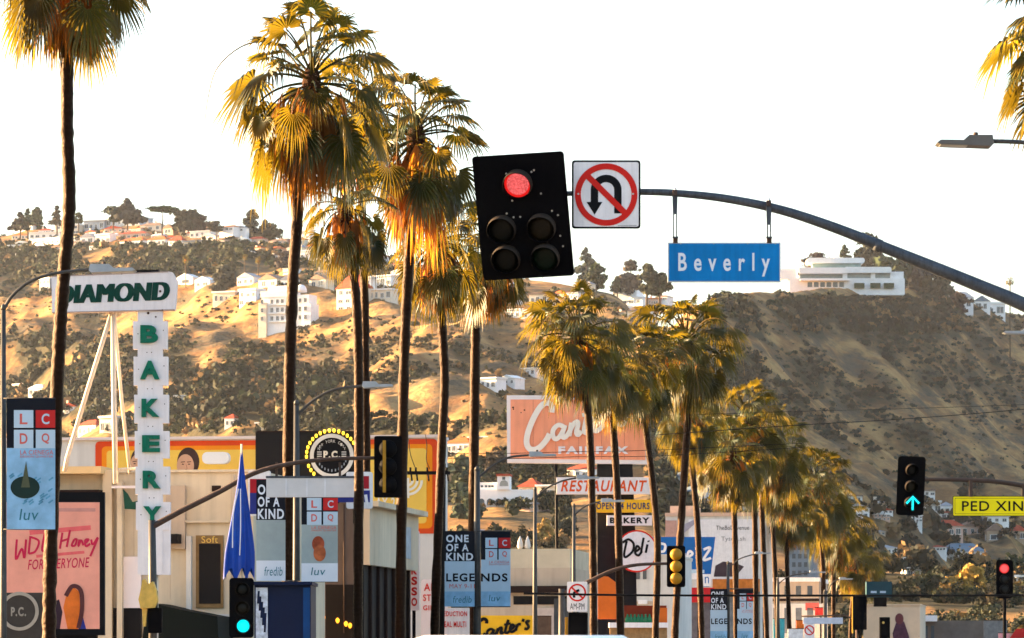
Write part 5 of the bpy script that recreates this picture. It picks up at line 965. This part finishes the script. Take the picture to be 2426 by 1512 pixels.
def lc_banner(label, x0, y0, x1, y1, D, pole, body, foot, pic, line=None, foottxt="luv"):
    s = Fr("street_banner", label, "banner", (x0 + x1) / 2, y0, D); W, H = x1 - x0, y1 - y0
    s.box("cloth", x0, y0, x1, y1, 0.01, 0.02, navy); top = y0 + H * .09; c = W * .40; g = W * .05; xl = x1 - 2 * c - g
    s.box("lower_cloth", x0, y0 + H * .38, x1, y1, 0.0125, 0.0015, body); s.box("foot_band", x0, y1 - H * .2, x1, y1, 0.0145, 0.0015, foot)
    hh = H * .135
    for i, ch in enumerate("LCDQ"):
        xx, yy = xl + (i % 2) * (c + g), top + (i // 2) * (hh + H * .015); t = s.box("square", xx, yy, xx + c, yy + hh + (2 if i > 1 else 0), 0.0165, 0.002, bred if i == 1 else sq)
        s.text("square_letter", ch, xx + c * .3, yy + hh * .2, xx + c * .7, yy + hh * .8, 0.0185, sq if i == 1 else btxt, t, bold=0.02)
    s.text("lettering", "LA CIENEGA", x0 + W * .28, y0 + H * .395, x1 - W * .04, y0 + H * .43, 0.0165, btxt); s.text("lettering", "DESIGN QUARTER", x0 + W * .28, y0 + H * .437, x1 - W * .04, y0 + H * .455, 0.0165, btxt)
    s.text("lettering", foottxt, x0 + W * .26, y1 - H * .155, x0 + W * .66, y1 - H * .07, 0.0185, teal_t, shear=0.15)
    cx, cy = x0 + W * .4, y0 + H * .68
    if pic == 'plant':
        s.disc("printed_foliage", cx - W * .02, cy, W * .30, 0.0175, 0.002, mat("print dark green", (0.012, 0.03, 0.025)), ry=H * .085); s.poly("printed_spike", [(cx - W * .1, cy), (cx, cy - H * .2), (cx + W * .08, cy)][::-1], 0.0195, 0.002, mat("print olive", (0.08, 0.09, 0.05)))
        pf = mat("print blue foliage", (0.10, 0.30, 0.45), 0.7, 0.4, 9); r = random.Random(2)
        for k in range(26): a, b = x0 + W * r.uniform(.06, .94), cy + H * r.uniform(-.1, .12); s.stroke("printed_leaf", [[(a - W * .04, b + H * .012), (a + W * .05, b - H * .012)]], H * .012, 0.0166, 0.001, pf)
    elif pic == 'leaf':
        pr_ = mat("print russet", (0.34, 0.07, 0.03), 0.7, 0.5, 6); s.disc("printed_shape", cx + W * .06, cy - H * .09, W * .17, 0.0175, 0.002, pr_, ry=H * .085); s.disc("printed_shape", cx + W * .10, cy + H * .01, W * .17, 0.0182, 0.002, mat("print orange russet", (0.42, 0.11, 0.04), 0.7, 0.5, 6), ry=H * .09)
    elif line: s.text("lettering", line, x0 + W * .0, y0 + H * .56, x1 - W * .1, y0 + H * .67, 0.0175, navy, bold=0.03)
    for yy in (y0, y1): s.tube("bracket", [(pole, yy), (x1 if pole < x0 else x0, yy)], 1.6, polem, n=6)
    return s
def kind_banner(label, x0, y0, x1, y1, D, pole, body, foot, line=None, sub=None, gap=0):
    s = Fr("street_banner", label, "banner", (x0 + x1) / 2, y0, D); W, H = x1 - x0, y1 - y0
    s.box("cloth", x0, y0, x1, y1, 0.01, 0.02, navy); s.box("lower_cloth", x0, y0 + H * .40, x1, y1, 0.0125, 0.0015, body); s.box("foot_band", x0, y1 - H * .2, x1, y1, 0.0145, 0.0015, foot)
    for k, t in enumerate(("ONE", "OF A", "KIND")): s.text("lettering", t, x0 + W * .05, y0 + H * (.05 + .12 * k), x0 + W * (.80 if k < 2 else .95), y0 + H * (.15 + .12 * k), 0.0135, bwhite, bold=0.03)
    if line: s.text("lettering", line, x0 + W * .05, y0 + H * .56, x1, y0 + H * .67, 0.0175, navy, bold=0.03)
    if sub: s.text("lettering", sub, x0 + W * .16, y0 + H * .70, x1, y0 + H * .76, 0.0175, btxt)
    s.text("lettering", "fredib", x0 + W * .28, y1 - H * .14, x0 + W * .9, y1 - H * .05, 0.0175, teal_t, shear=0.15)
    for yy in (y0, y1): s.tube("bracket", [(pole, yy), (x1 if pole > x1 else x0, yy)], 1.6, polem, n=6)
    return s
lc_banner("blue street banner with four lettered squares and a dark plant print", 16, 944, 131, 1254, 60.8, 8, sky_b, sky_b, 'plant')
kind_banner("grey green street banner with white block lettering on black", 607, 1136, 676, 1376, 83.8, 700, bgrey, bwhite); lc_banner("grey street banner with lettered squares and russet shape", 714, 1160, 800, 1378, 83.8, 702, bgrey, bwhite, 'leaf')
kind_banner("light blue street banner starting the long dark word beside the lamp post", 1053, 1258, 1124, 1437, 109.3, 1130, sq, sky_b, "LEGE", "MAY 9-11"); lc_banner("light blue street banner with lettered squares ending the long dark word", 1139, 1258, 1209, 1437, 109.3, 1130, sq, sky_b, None, "NDS")
kind_banner("far street banner before the red shop band with the dark word", 1682, 1395, 1722, 1520, 189.7, 1726, sq, sky_b, "LEGE"); lc_banner("far street banner with lettered squares before the white billboard", 1746, 1395, 1784, 1520, 189.7, 1728, sq, sky_b, None, "NDS")
# ------------------------------------------------------------------ the middle shops
s = bldg("tan_shop", "low tan shop building with brown eave and finials behind the yellow sign", 1030, 1350, 1345, 152, 9, tanw); s.box("eave", 1026, 1388, 1352, 1404, 0.3, 0.4, brownroof); s.box("upper_wall", 1205, 1300, 1350, 1345, 0, 6, mat("pale ochre wall", (0.55, 0.46, 0.33), 0.9, 0.15, 1)); s.box("dark_shopfront", 1215, 1412, 1345, 1432, 0.04, 0.05, dark)
for x in (1228, 1246): l = s.L(x, 1300); MB().lathe([(0.07, 0), (0.12, 0.1), (0.09, 0.3), (0.01, 0.5)], 8, (l[0], 0.3, l[1])).build("finial", palew, s.o, True)
s.rbox("arched_bay", 1260, 1440, 1330, 1560, 16, 0.05, 0.05, mat("warm pale wall", (0.52, 0.42, 0.36), 0.9)); s.box("dark_pillar", 1312, 1418, 1346, 1560, 0.06, 0.05, mat("slate pillar", (0.05, 0.055, 0.06)))
s = Fr("script_sign", "yellow shop sign with black script at the foot of the lamp posts", "shop sign", 1190, 1512, 138); s.box("board", 1112, 1458, 1268, 1530, 0, 0.15, mat("mustard board", (0.72, 0.40, 0.015), 0.6, 0.12, 2)); s.box("post", 1186, 1530, 1194, s.gz(), -0.05, 0.1, blackp)
def script(s, x, y, sc, w, front, m, name="script_lettering", tall=1.0, xs=1.0):
    """the deli's cursive word, letters drawn as joined strokes; x,y is the left foot of the capital, sc its height"""
    def P(l): return [(x + a * sc * xs, y - b * sc * tall) for a, b in l]
    C_ = [(0.50, 0.80), (0.505, 0.92), (0.46, 1.0), (0.39, 1.0), (0.30, 0.90), (0.19, 0.66), (0.10, 0.36), (0.08, 0.14), (0.13, 0.02), (0.22, 0.0), (0.32, 0.07), (0.42, 0.22), (0.47, 0.34)]
    a_ = [(0.70, 0.50), (0.62, 0.53), (0.54, 0.45), (0.52, 0.33), (0.56, 0.23), (0.63, 0.27), (0.70, 0.42), (0.73, 0.53), (0.69, 0.36), (0.70, 0.26), (0.76, 0.30), (0.82, 0.42)]
    n_ = [(0.84, 0.58), (0.82, 0.44), (0.80, 0.29)], [(0.81, 0.40), (0.88, 0.56), (0.94, 0.60), (0.95, 0.52), (0.92, 0.38), (0.95, 0.32), (1.01, 0.40)]
    t_ = [(1.15, 0.98), (1.10, 0.72), (1.06, 0.48), (1.06, 0.38), (1.12, 0.36), (1.18, 0.44)], [(1.02, 0.74), (1.22, 0.80)]
    e_ = [(1.20, 0.50), (1.29, 0.60), (1.31, 0.70), (1.26, 0.74), (1.21, 0.64), (1.20, 0.48), (1.25, 0.40), (1.33, 0.46), (1.38, 0.54)]
    r_ = [(1.40, 0.76), (1.39, 0.62), (1.37, 0.46)], [(1.39, 0.62), (1.45, 0.76), (1.52, 0.76)]
    ap = [(1.60, 1.02), (1.57, 0.88)]; s_ = [(1.78, 0.88), (1.73, 0.92), (1.68, 0.86), (1.72, 0.74), (1.75, 0.64), (1.70, 0.54), (1.62, 0.56)]
    s.stroke(name, [(P(C_), w * 1.25), P(a_), P(n_[0]), P(n_[1]), P(t_[0]), (P(t_[1]), w * .8), P(e_), P(r_[0]), P(r_[1]), P(ap), P(s_)], w, front, 0.05, m)
script(s, 1112, 1517, 50, 6.5, 0.03, ink, xs=1.6)
dk = s
# the big pink sign
pinkb = mat("salmon sign panel", (0.94, 0.36, 0.20), 0.55, 0.09, 0.9, streak=0.12); frame_w = mat("sign frame white", (0.80, 0.74, 0.72), 0.6, 0.08, 1)
s = Fr("deli_sign", "large salmon pink deli sign in white frame on a dark pylon", "shop sign", 1440, HOR, 176)
s.poly("frame", [(1201, 1096), (1538, 1100), (1532, 938), (1200, 937)], 0.1, 0.7, frame_w); s.poly("panel", [(1209, 1087), (1528, 1090), (1524, 947), (1209, 947)], 0.12, 0.06, pinkb)
seam = mat("panel seam", (0.50, 0.15, 0.10)); 
for x in (1262, 1316, 1370, 1424, 1478): s.box("seam", x, 948, x + 0.9, 1088, 0.123, 0.004, seam)
script(s, 1236, 1066, 110, 11, 0.20, mat("script cream white", (0.85, 0.80, 0.70), 0.5, 0.06, 3), xs=1.27); 
s.text("lettering", "FAIRFAX", 1322, 1058, 1488, 1076, 0.20, mat("block letter white", (0.85, 0.80, 0.80), 0.5), bold=0.05, th=0.1)
for x, y, r_ in ((1215, 966, 2.4), (1242, 972, 2), (1234, 978, 1.4), (1216, 970, 1.6)): s.disc("rust_hole", x, y, r_, 0.125, 0.004, rustspot, n=7)
s.poly("pylon", [(1416, s.gz()), (1512, s.gz()), (1506, 1300), (1498, 1100), (1414, 1100)], -0.1, 0.6, mat("dark pylon", (0.006, 0.0075, 0.010), 0.7, 0.3, 1.5)); s.tube("side_pole", [(1317, 1100), (1318, 1250), (1321, 1420), (1322, s.gz())], [3.6, 3.6, 4.2, 4.6], ink, n=8)
s = Fr("restaurant_sign", "white sign with slanted orange red capitals under the pink sign", "shop sign", 1428, 1150, 175.6); s.box("panel", 1318, 1131, 1540, 1171, 0.1, 0.35, frame_w); s.box("face", 1321, 1133, 1536, 1169, 0.103, 0.006, white)
s.text("lettering", "RESTAURANT", 1328, 1138, 1532, 1165, 0.108, mat("orange red letters", (0.70, 0.09, 0.015), 0.5), bold=0.025, shear=0.25)
s = Fr("hours_sign", "yellow opening hours sign on the dark pylon", "shop sign", 1476, 1199, 175.6); s.box("panel", 1409, 1184, 1545, 1214, 0.1, 0.3, mat("amber sign", (0.86, 0.46, 0.02), 0.5, 0.1, 1.5)); s.text("lettering", "OPEN 24 HOURS", 1412, 1191, 1538, 1207, 0.106, mat("navy letters", (0.03, 0.04, 0.12)), bold=0.03)
s = Fr("bakery_word_sign", "small white sign with black block capitals on the dark pylon", "shop sign", 1490, 1233, 175.6); s.box("panel", 1437, 1221, 1544, 1245, 0.1, 0.3, pinkw); s.text("lettering", "BAKERY", 1444, 1226, 1538, 1240, 0.106, ink, bold=0.05)
s = Fr("oval_sign", "round white sign with black script and red rim on the dark pylon", "shop sign", 1506, 1305, 175.6); s.disc("rim", 1508, 1306, 49, 0.1, 0.25, red, ry=50); s.disc("face", 1508, 1306, 45.5, 0.106, 0.01, white, ry=46.5)
s.stroke("script_lettering", [[(1484, 1282), (1478, 1312), (1482, 1320), (1498, 1306), (1500, 1288), (1488, 1278), (1474, 1286)], [(1504, 1308), (1514, 1300), (1508, 1294), (1504, 1310), (1512, 1316), (1520, 1306)], [(1524, 1274), (1518, 1308)], [(1533, 1290), (1529, 1310)], [(1535, 1281), (1536, 1284)]], 5.5, 0.115, 0.01, ink)
# red vertical sign, red/white sale board
s = Fr("vertical_sign", "narrow white vertical sign with stacked red letters", "shop sign", 980, 1350, 112); s.rbox("panel", 968, 1258, 993, 1446, 3, 0, 0.3, pinkw)
for k, ch in enumerate("HECKSSO"): s.text("letter", ch, 974, 1266 + k * 25, 988, 1286 + k * 25, 0.01, bred, bold=0.04)
s.box("post", 976, 1446, 984, s.gz(), -0.1, 0.1, blackp)
s = Fr("sale_board", "white board crowded with lines of red lettering behind the palm trunks", "shop sign", 1050, 1440, 114); s.rbox("panel", 997, 1372, 1060, 1520, 8, 0, 0.15, pinkw); s.rbox("panel", 1040, 1440, 1112, 1525, 2, -0.02, 0.1, white)
for t, a in (("AND", (1004, 1382, 1052, 1400)), ("STORE", (1002, 1408, 1056, 1424)), ("REDUCTION", (1044, 1448, 1106, 1460)), ("REAL MULTI", (1046, 1472, 1104, 1486)), ("GIFT", (1002, 1434, 1036, 1446))): s.text("lettering", t, *a, 0.012, red, bold=0.02)
s.box("post", 1040, 1520, 1050, s.gz(), -0.05, 0.1, blackp)
for (nm, lab, x0, y0, x1, y1, D_, c_, t_) in (
    ("wall_sign", "dark blue small wall sign beyond the red fascia", 1796, 1440, 1818, 1472, 240, (0.01, 0.03, 0.22), None), ("wall_sign", "teal and white shop panel between far palm trunks", 1832, 1466, 1858, 1512, 236, (0.05, 0.32, 0.38), None),
    ("wall_sign", "small orange hanging sign by the far lamp posts", 1886, 1470, 1904, 1488, 230, (0.62, 0.14, 0.02), None), ("wall_sign", "white board with pale print below the tan building", 1866, 1490, 1902, 1520, 228, (0.7, 0.72, 0.75), None),
    ("wall_sign", "brown menu board beside the yellow script sign", 1272, 1460, 1306, 1512, 150, (0.10, 0.06, 0.04), None), ("wall_sign", "red and white poster on the pale shopfront", 1930, 1440, 1958, 1460, 255, (0.55, 0.04, 0.04), None),
    ("wall_sign", "grey metal shutter box near the red awning", 2330, 1470, 2385, 1530, 255, (0.22, 0.21, 0.2), None), ("wall_sign", "pink flyer board under the red awning", 2365, 1500, 2392, 1530, 236, (0.7, 0.3, 0.32), None), ("wall_sign", "dark green awning box right of the sale board", 1068, 1400, 1110, 1440, 148, (0.01, 0.03, 0.02), None)):
    s = Fr(nm, lab, "shop sign", (x0 + x1) / 2, y1, D_); s.box("panel", x0, y0, x1, y1, 0, 0.15, mat(lab, c_, 0.7, 0.4, 3)); s.box("frame", x0 - 1, y0 - 1.5, x1 + 1, y0, 0.02, 0.19, brownroof); s.box("frame", x0 - 1, y1, x1 + 1, y1 + 1.5, 0.02, 0.19, brownroof); s.tube("post", [((x0 + x1) / 2, y1 + 1), ((x0 + x1) / 2, s.gz())], 2, blackp, y=0.08, n=6)
# ------------------------------------------------------------------ shops beyond the pylon
s = bldg("white_shed_shop", "small white shop with grey roof edge behind the round sign", 1480, 1600, 1318, 188, 8, palew, 5); s.box("sign_strip", 1484, 1424, 1545, 1432, 0.05, 0.05, tanw); s.box("white_sign", 1511, 1421, 1533, 1431, 0.1, 0.05, white)
for x in (1490, 1506, 1522, 1552): s.box("window", x, 1345, x + 9, 1372, 0.03, 0.05, pane)
oj = mat("orange shop paint", (0.62, 0.13, 0.015), 0.7, 0.15, 1.5); s = Fr("orange_stall", "orange painted stall with green bottles and white counter", "kiosk", 1510, HOR, 170); s.poly("orange_side", [(1416, 1466), (1462, 1466), (1462, 1382), (1440, 1366), (1416, 1364)], 0.05, 1.5, oj); s.box("back_wall", 1462, 1434, 1580, s.gz(), -0.6, 1.0, mat("dark red wall", (0.22, 0.03, 0.01), 0.8, 0.2, 2)); s.box("orange_end", 1558, 1440, 1580, 1476, 0.05, 0.6, oj); s.box("counter", 1442, 1475, 1582, 1487, 0.3, 0.8, white); s.box("slatted_front", 1444, 1487, 1580, s.gz(), 0.0, 0.3, mat("straw slats", (0.30, 0.19, 0.09), 0.8, 0.4, 6))
bt = MB().lathe([(0.11, 0), (0.11, 0.16), (0.05, 0.27), (0.035, 0.36)], 8).mesh("bottle", mat("green glass", (0.02, 0.16, 0.07), 0.2, 0.2, 3), True)
for k, x in enumerate((1486, 1494, 1503, 1512, 1520, 1529, 1538)):
    o = link("bottle", bt, None, s.o.location + Vector((s.L(x, 1475)[0], -0.1, s.L(x, 1475)[1]))); prop(o, "green bottle standing on the white counter of the orange stall", "bottle", "green bottles on the stall counter")
bl = mat("shop sign blue", (0.006, 0.11, 0.36), 0.5, 0.12, 1.2); s = Fr("blue_sign", "blue shop sign with white script and slanted tail", "shop sign", 1620, 1310, 200); s.poly("board", [(1540, 1349), (1664, 1349), (1660, 1390), (1680, 1390), (1694, 1272), (1540, 1272)], 0, 0.3, bl)
s.stroke("script_lettering", [[(1556, 1284), (1552, 1330)], [(1556, 1288), (1574, 1290), (1572, 1306), (1554, 1308), (1574, 1330)], [(1594, 1312), (1584, 1308), (1584, 1328), (1596, 1326), (1598, 1308)], [(1612, 1286), (1608, 1326), (1620, 1328), (1620, 1310), (1608, 1312)], [(1630, 1320), (1640, 1312), (1632, 1306), (1628, 1322), (1640, 1328)], [(1654, 1288), (1650, 1322), (1658, 1326)], [(1646, 1300), (1662, 1298)], [(1666, 1302), (1682, 1298), (1666, 1326), (1684, 1322)]], 6, 0.02, 0.02, white)
s.rbox("white_tag", 1662, 1360, 1684, 1389, 3, 0.015, 0.02, white); s.text("lettering", "n", 1669, 1366, 1679, 1382, 0.02, bl); s.box("rail", 1616, 1350, 1668, 1358, 0.03, 0.1, sq); s.box("post", 1652, 1349, 1660, s.gz(), -0.05, 0.1, blackp)
s = Fr("red_band_sign", "long red shop fascia under the blue sign", "shop sign", 1650, 1408, 202); s.box("panel", 1608, 1392, 1692, 1427, 0, 0.5, mat("fascia red", (0.55, 0.015, 0.02), 0.5, 0.1, 2)); s.box("shop_below", 1612, 1427, 1690, s.gz(), -0.1, 2, mat("shop dim", (0.14, 0.12, 0.13), 0.8, 0.4, 2))
s = bldg("billboard_building", "pale building with white printed billboard wall behind the palms", 1575, 1800, 1222, 238, 10, palew, 8, mat("peach parapet", (0.66, 0.44, 0.32), 0.9, 0.1, 1)); s.box("roof_box", 1582, 1196, 1640, 1214, -1, 4, mat("peach roof box", (0.62, 0.46, 0.34), 0.9)); s.box("print", 1630, 1230, 1788, 1372, 0.02, 0.02, white)
s.text("lettering", "TheBoDevenue", 1696, 1245, 1774, 1255, 0.03, ink); s.text("lettering", "Tyson.sh", 1708, 1271, 1765, 1284, 0.03, mat("print grey", (0.2, 0.2, 0.22))); s.poly("printed_patch", [(1690, 1366), (1694, 1340), (1712, 1330), (1740, 1333), (1762, 1342), (1754, 1352), (1740, 1366)][::-1], 0.03, 0.006, mat("print plum grey", (0.06, 0.04, 0.05))); s.poly("printed_patch", [(1576, 1262), (1640, 1232), (1660, 1228), (1610, 1270)][::-1], 0.045, 0.006, mat("print lilac", (0.35, 0.33, 0.40))); s.box("pink_bay", 1575, 1232, 1602, 1330, 0.06, 0.1, mat("pinkish plaster", (0.52, 0.30, 0.24), 0.9)); s.box("awning", 1690, 1372, 1800, 1402, 0.8, 0.8, mat("rust orange awning", (0.50, 0.16, 0.03), 0.8, 0.35, 3)); s.box("shopfront", 1690, 1402, 1800, 1540, 0.02, 0.05, mat("shop glass", (0.16, 0.18, 0.20), 0.3, 0.5, 1.5))  # dark animal shape and lilac patch belong to the billboard print
s = bldg("tan_white_top_building", "tan building with white roof edge between the far palm trunks", 1800, 1940, 1378, 262, 9, tanw, 10, white); s.box("band", 1800, 1418, 1940, 1424, 0.05, 0.06, brownroof); s.box("pale_shopfront", 1800, 1430, 1960, 1560, 0.2, 0.2, palew)
for x in (1812, 1832, 1858, 1885, 1912): s.box("window", x, 1388, x + 12, 1410, 0.03, 0.05, pane); s.box("window", x, 1440, x + 14, 1500, 0.22, 0.05, mat("shop glass", (0.16, 0.18, 0.20)))
s.box("red_print", 1908, 1428, 1940, 1446, 0.22, 0.03, btxt)
s = bldg("blue_grey_tower", "blue grey block behind the hanging orange fronds", 1868, 1925, 1282, 330, 9, mat("blue grey wall", (0.16, 0.20, 0.24), 0.8, 0.3, 0.6))
for x in (1876, 1890, 1904):
    for y in (1292, 1312, 1332, 1352): s.box("window", x, y, x + 8, y + 11, 0.03, 0.05, pane)
s = Fr("street_name_sign", "small pale blue back of a street name sign far down the street", "street sign", 1948, 1470, 215); s.box("case", 1902, 1463, 1996, 1478, 0, 0.1, mat("pale blue sign back", (0.5, 0.55, 0.66), 0.6)); s.tube("arm", [(1898, 1460), (2000, 1458), (2030, 1470)], 2, rust, n=6); s.tube("post", [(2030, 1466), (2030, s.gz())], 4, rust, n=8)
s = Fr("turn_sign", "small round prohibition sign far down the street", "road sign", 1917, 1494, 214); s.box("panel", 1905, 1479, 1929, 1512, 0, 0.03, white); s.ring("red_ring", 1917, 1493, 9, 12, 0.006, 0.006, red); s.poly("red_slash", [(1908, 1486), (1910, 1484), (1926, 1500), (1924, 1502)], 0.01, 0.004, red); s.tube("post", [(1917, 1512), (1917, s.gz())], 2.5, polem, n=6, y=0.05)
s = bldg("cream_mural_wall", "cream low building with a dark figure printed on its wall", 2045, 2178, 1434, 250, 10, mat("warm cream wall", (0.55, 0.47, 0.36), 0.9, 0.12, 1), 3); s.poly("printed_figure", [(2118, 1540), (2114, 1500), (2122, 1476), (2132, 1464), (2142, 1474), (2152, 1504), (2160, 1540)][::-1], 0.02, 0.006, mat("print dark violet", (0.07, 0.03, 0.06), 0.7, 0.5, 4)); s.disc("printed_head", 2130, 1466, 10, 0.024, 0.006, mat("print maroon", (0.12, 0.04, 0.05)), ry=13)
s = Fr("teal_box_sign", "dark teal box sign above the cream mural wall", "shop sign", 2080, 1395, 246); s.box("box", 2052, 1378, 2112, 1415, 0, 0.8, mat("dark teal", (0.01, 0.055, 0.075), 0.6, 0.2, 1.5)); s.box("legs", 2070, 1415, 2100, 1437, -0.1, 0.3, blackp)
for x in (2062, 2084): s.box("label_patch", x, 1400, x + 14, 1405, 0.01, 0.01, sq)
s = bldg("dark_low_shop", "low dark shop with white awnings at the end of the street", 2170, 2330, 1470, 270, 9, mat("dim brown wall", (0.16, 0.13, 0.11), 0.9, 0.3, 1)); s.box("awning", 2176, 1458, 2220, 1472, 0.8, 0.8, white); s.box("white_van_sign", 2230, 1515, 2300, 1545, 0.4, 0.3, white)
for x in (2190, 2205): s.box("window", x, 1482, x + 8, 1520, 0.03, 0.05, pane)
s = bldg("red_roof_shop", "small shop with red awning near the far kerb", 2390, 2470, 1500, 240, 8, tanw); s.poly("awning", [(2392, 1512), (2470, 1508), (2470, 1488), (2408, 1490)], 0.8, 0.8, bred)
# ------------------------------------------------------------------ white car ahead (only its roof reaches the picture)
carw = mat("white car paint", (0.78, 0.78, 0.77), 0.3, 0.04, 1, spec=0.5); tyre = mat("tyre rubber", (0.015, 0.015, 0.016), 0.8); glass = mat("car glass", (0.02, 0.022, 0.025), 0.1, spec=0.6)
root = empty("car", (-0.12, 25.0, 0.0), (0, 0, -ROAD), "white car ahead in the lane, only its roof edge showing", "car"); root.scale = (1, 1, 1.018)
def loft(secs, name, m):
    v = []; f = []; n = len(secs[0])
    for s_ in secs: v += s_
    for i in range(len(secs) - 1):
        for k in range(n): f.append((i * n + k, i * n + (k + 1) % n, (i + 1) * n + (k + 1) % n, (i + 1) * n + k))
    f += [tuple(range(n - 1, -1, -1)), tuple((len(secs) - 1) * n + k for k in range(n))]
    return autosmooth(MB().add(v, f).build(name, m, root))
def sec(y, w, z0, z1, r=0.1): return [(-w, y, z0), (w, y, z0), (w, y, z1 - r), (w - r, y, z1), (-w + r, y, z1), (-w, y, z1 - r)]
loft([sec(0.0, .88, .35, .95), sec(0.15, .93, .28, 1.02), sec(3.2, .93, .28, 1.02), sec(4.4, .9, .3, .92), sec(4.6, .82, .4, .8)], "body", carw)
def csec(y, wb, wt, z1): return [(-wb, y, 1.0), (wb, y, 1.0), (wt, y, z1 - .06), (wt - .1, y, z1), (-wt + .1, y, z1), (-wt, y, z1 - .06)]
loft([csec(.08, .86, .72, 1.3), csec(.3, .86, .74, 1.70), csec(1.4, .87, .76, 1.755), csec(2.6, .87, .74, 1.70), csec(3.3, .86, .6, 1.12)], "cabin", carw)
MB().prism([(-.68, 1.08), (.68, 1.08), (.6, 1.5), (-.6, 1.5)], .04, .2).build("rear_window", glass, root)
for x in (-.84, .84):
    for y in (.85, 3.7): w = MB().lathe([(.34, -.11), (.36, -.08), (.36, .08), (.34, .11)], 20).build("wheel", tyre, root, True, (x, y, .36)); w.rotation_euler = (0, R(90), 0)
    MB().box(x - .1 if x > 0 else x - .03, x + .03 if x > 0 else x + .1, -.02, .08, .75, .98).build("tail_light", red, root)
# ------------------------------------------------------------------ haze between the street and the hills
HAZE = 0.000016
hb = MB().box(-6100, 6100, -320, 9100, -4.0, 430).build("haze", None)
hm = bpy.data.materials.new("haze"); hm.use_nodes = True; nt = hm.node_tree; nt.nodes.remove(nt.nodes["Principled BSDF"])
pv = nt.nodes.new("ShaderNodeVolumePrincipled"); pv.inputs['Density'].default_value = HAZE; pv.inputs['Color'].default_value = (0.72, 0.8, 0.95, 1); pv.inputs['Anisotropy'].default_value = 0.2
nt.links.new(pv.outputs[0], nt.nodes["Material Output"].inputs['Volume']); hb.data.materials.append(hm); prop(hb, "thin afternoon haze over the whole street and hills", "haze", kind="stuff")
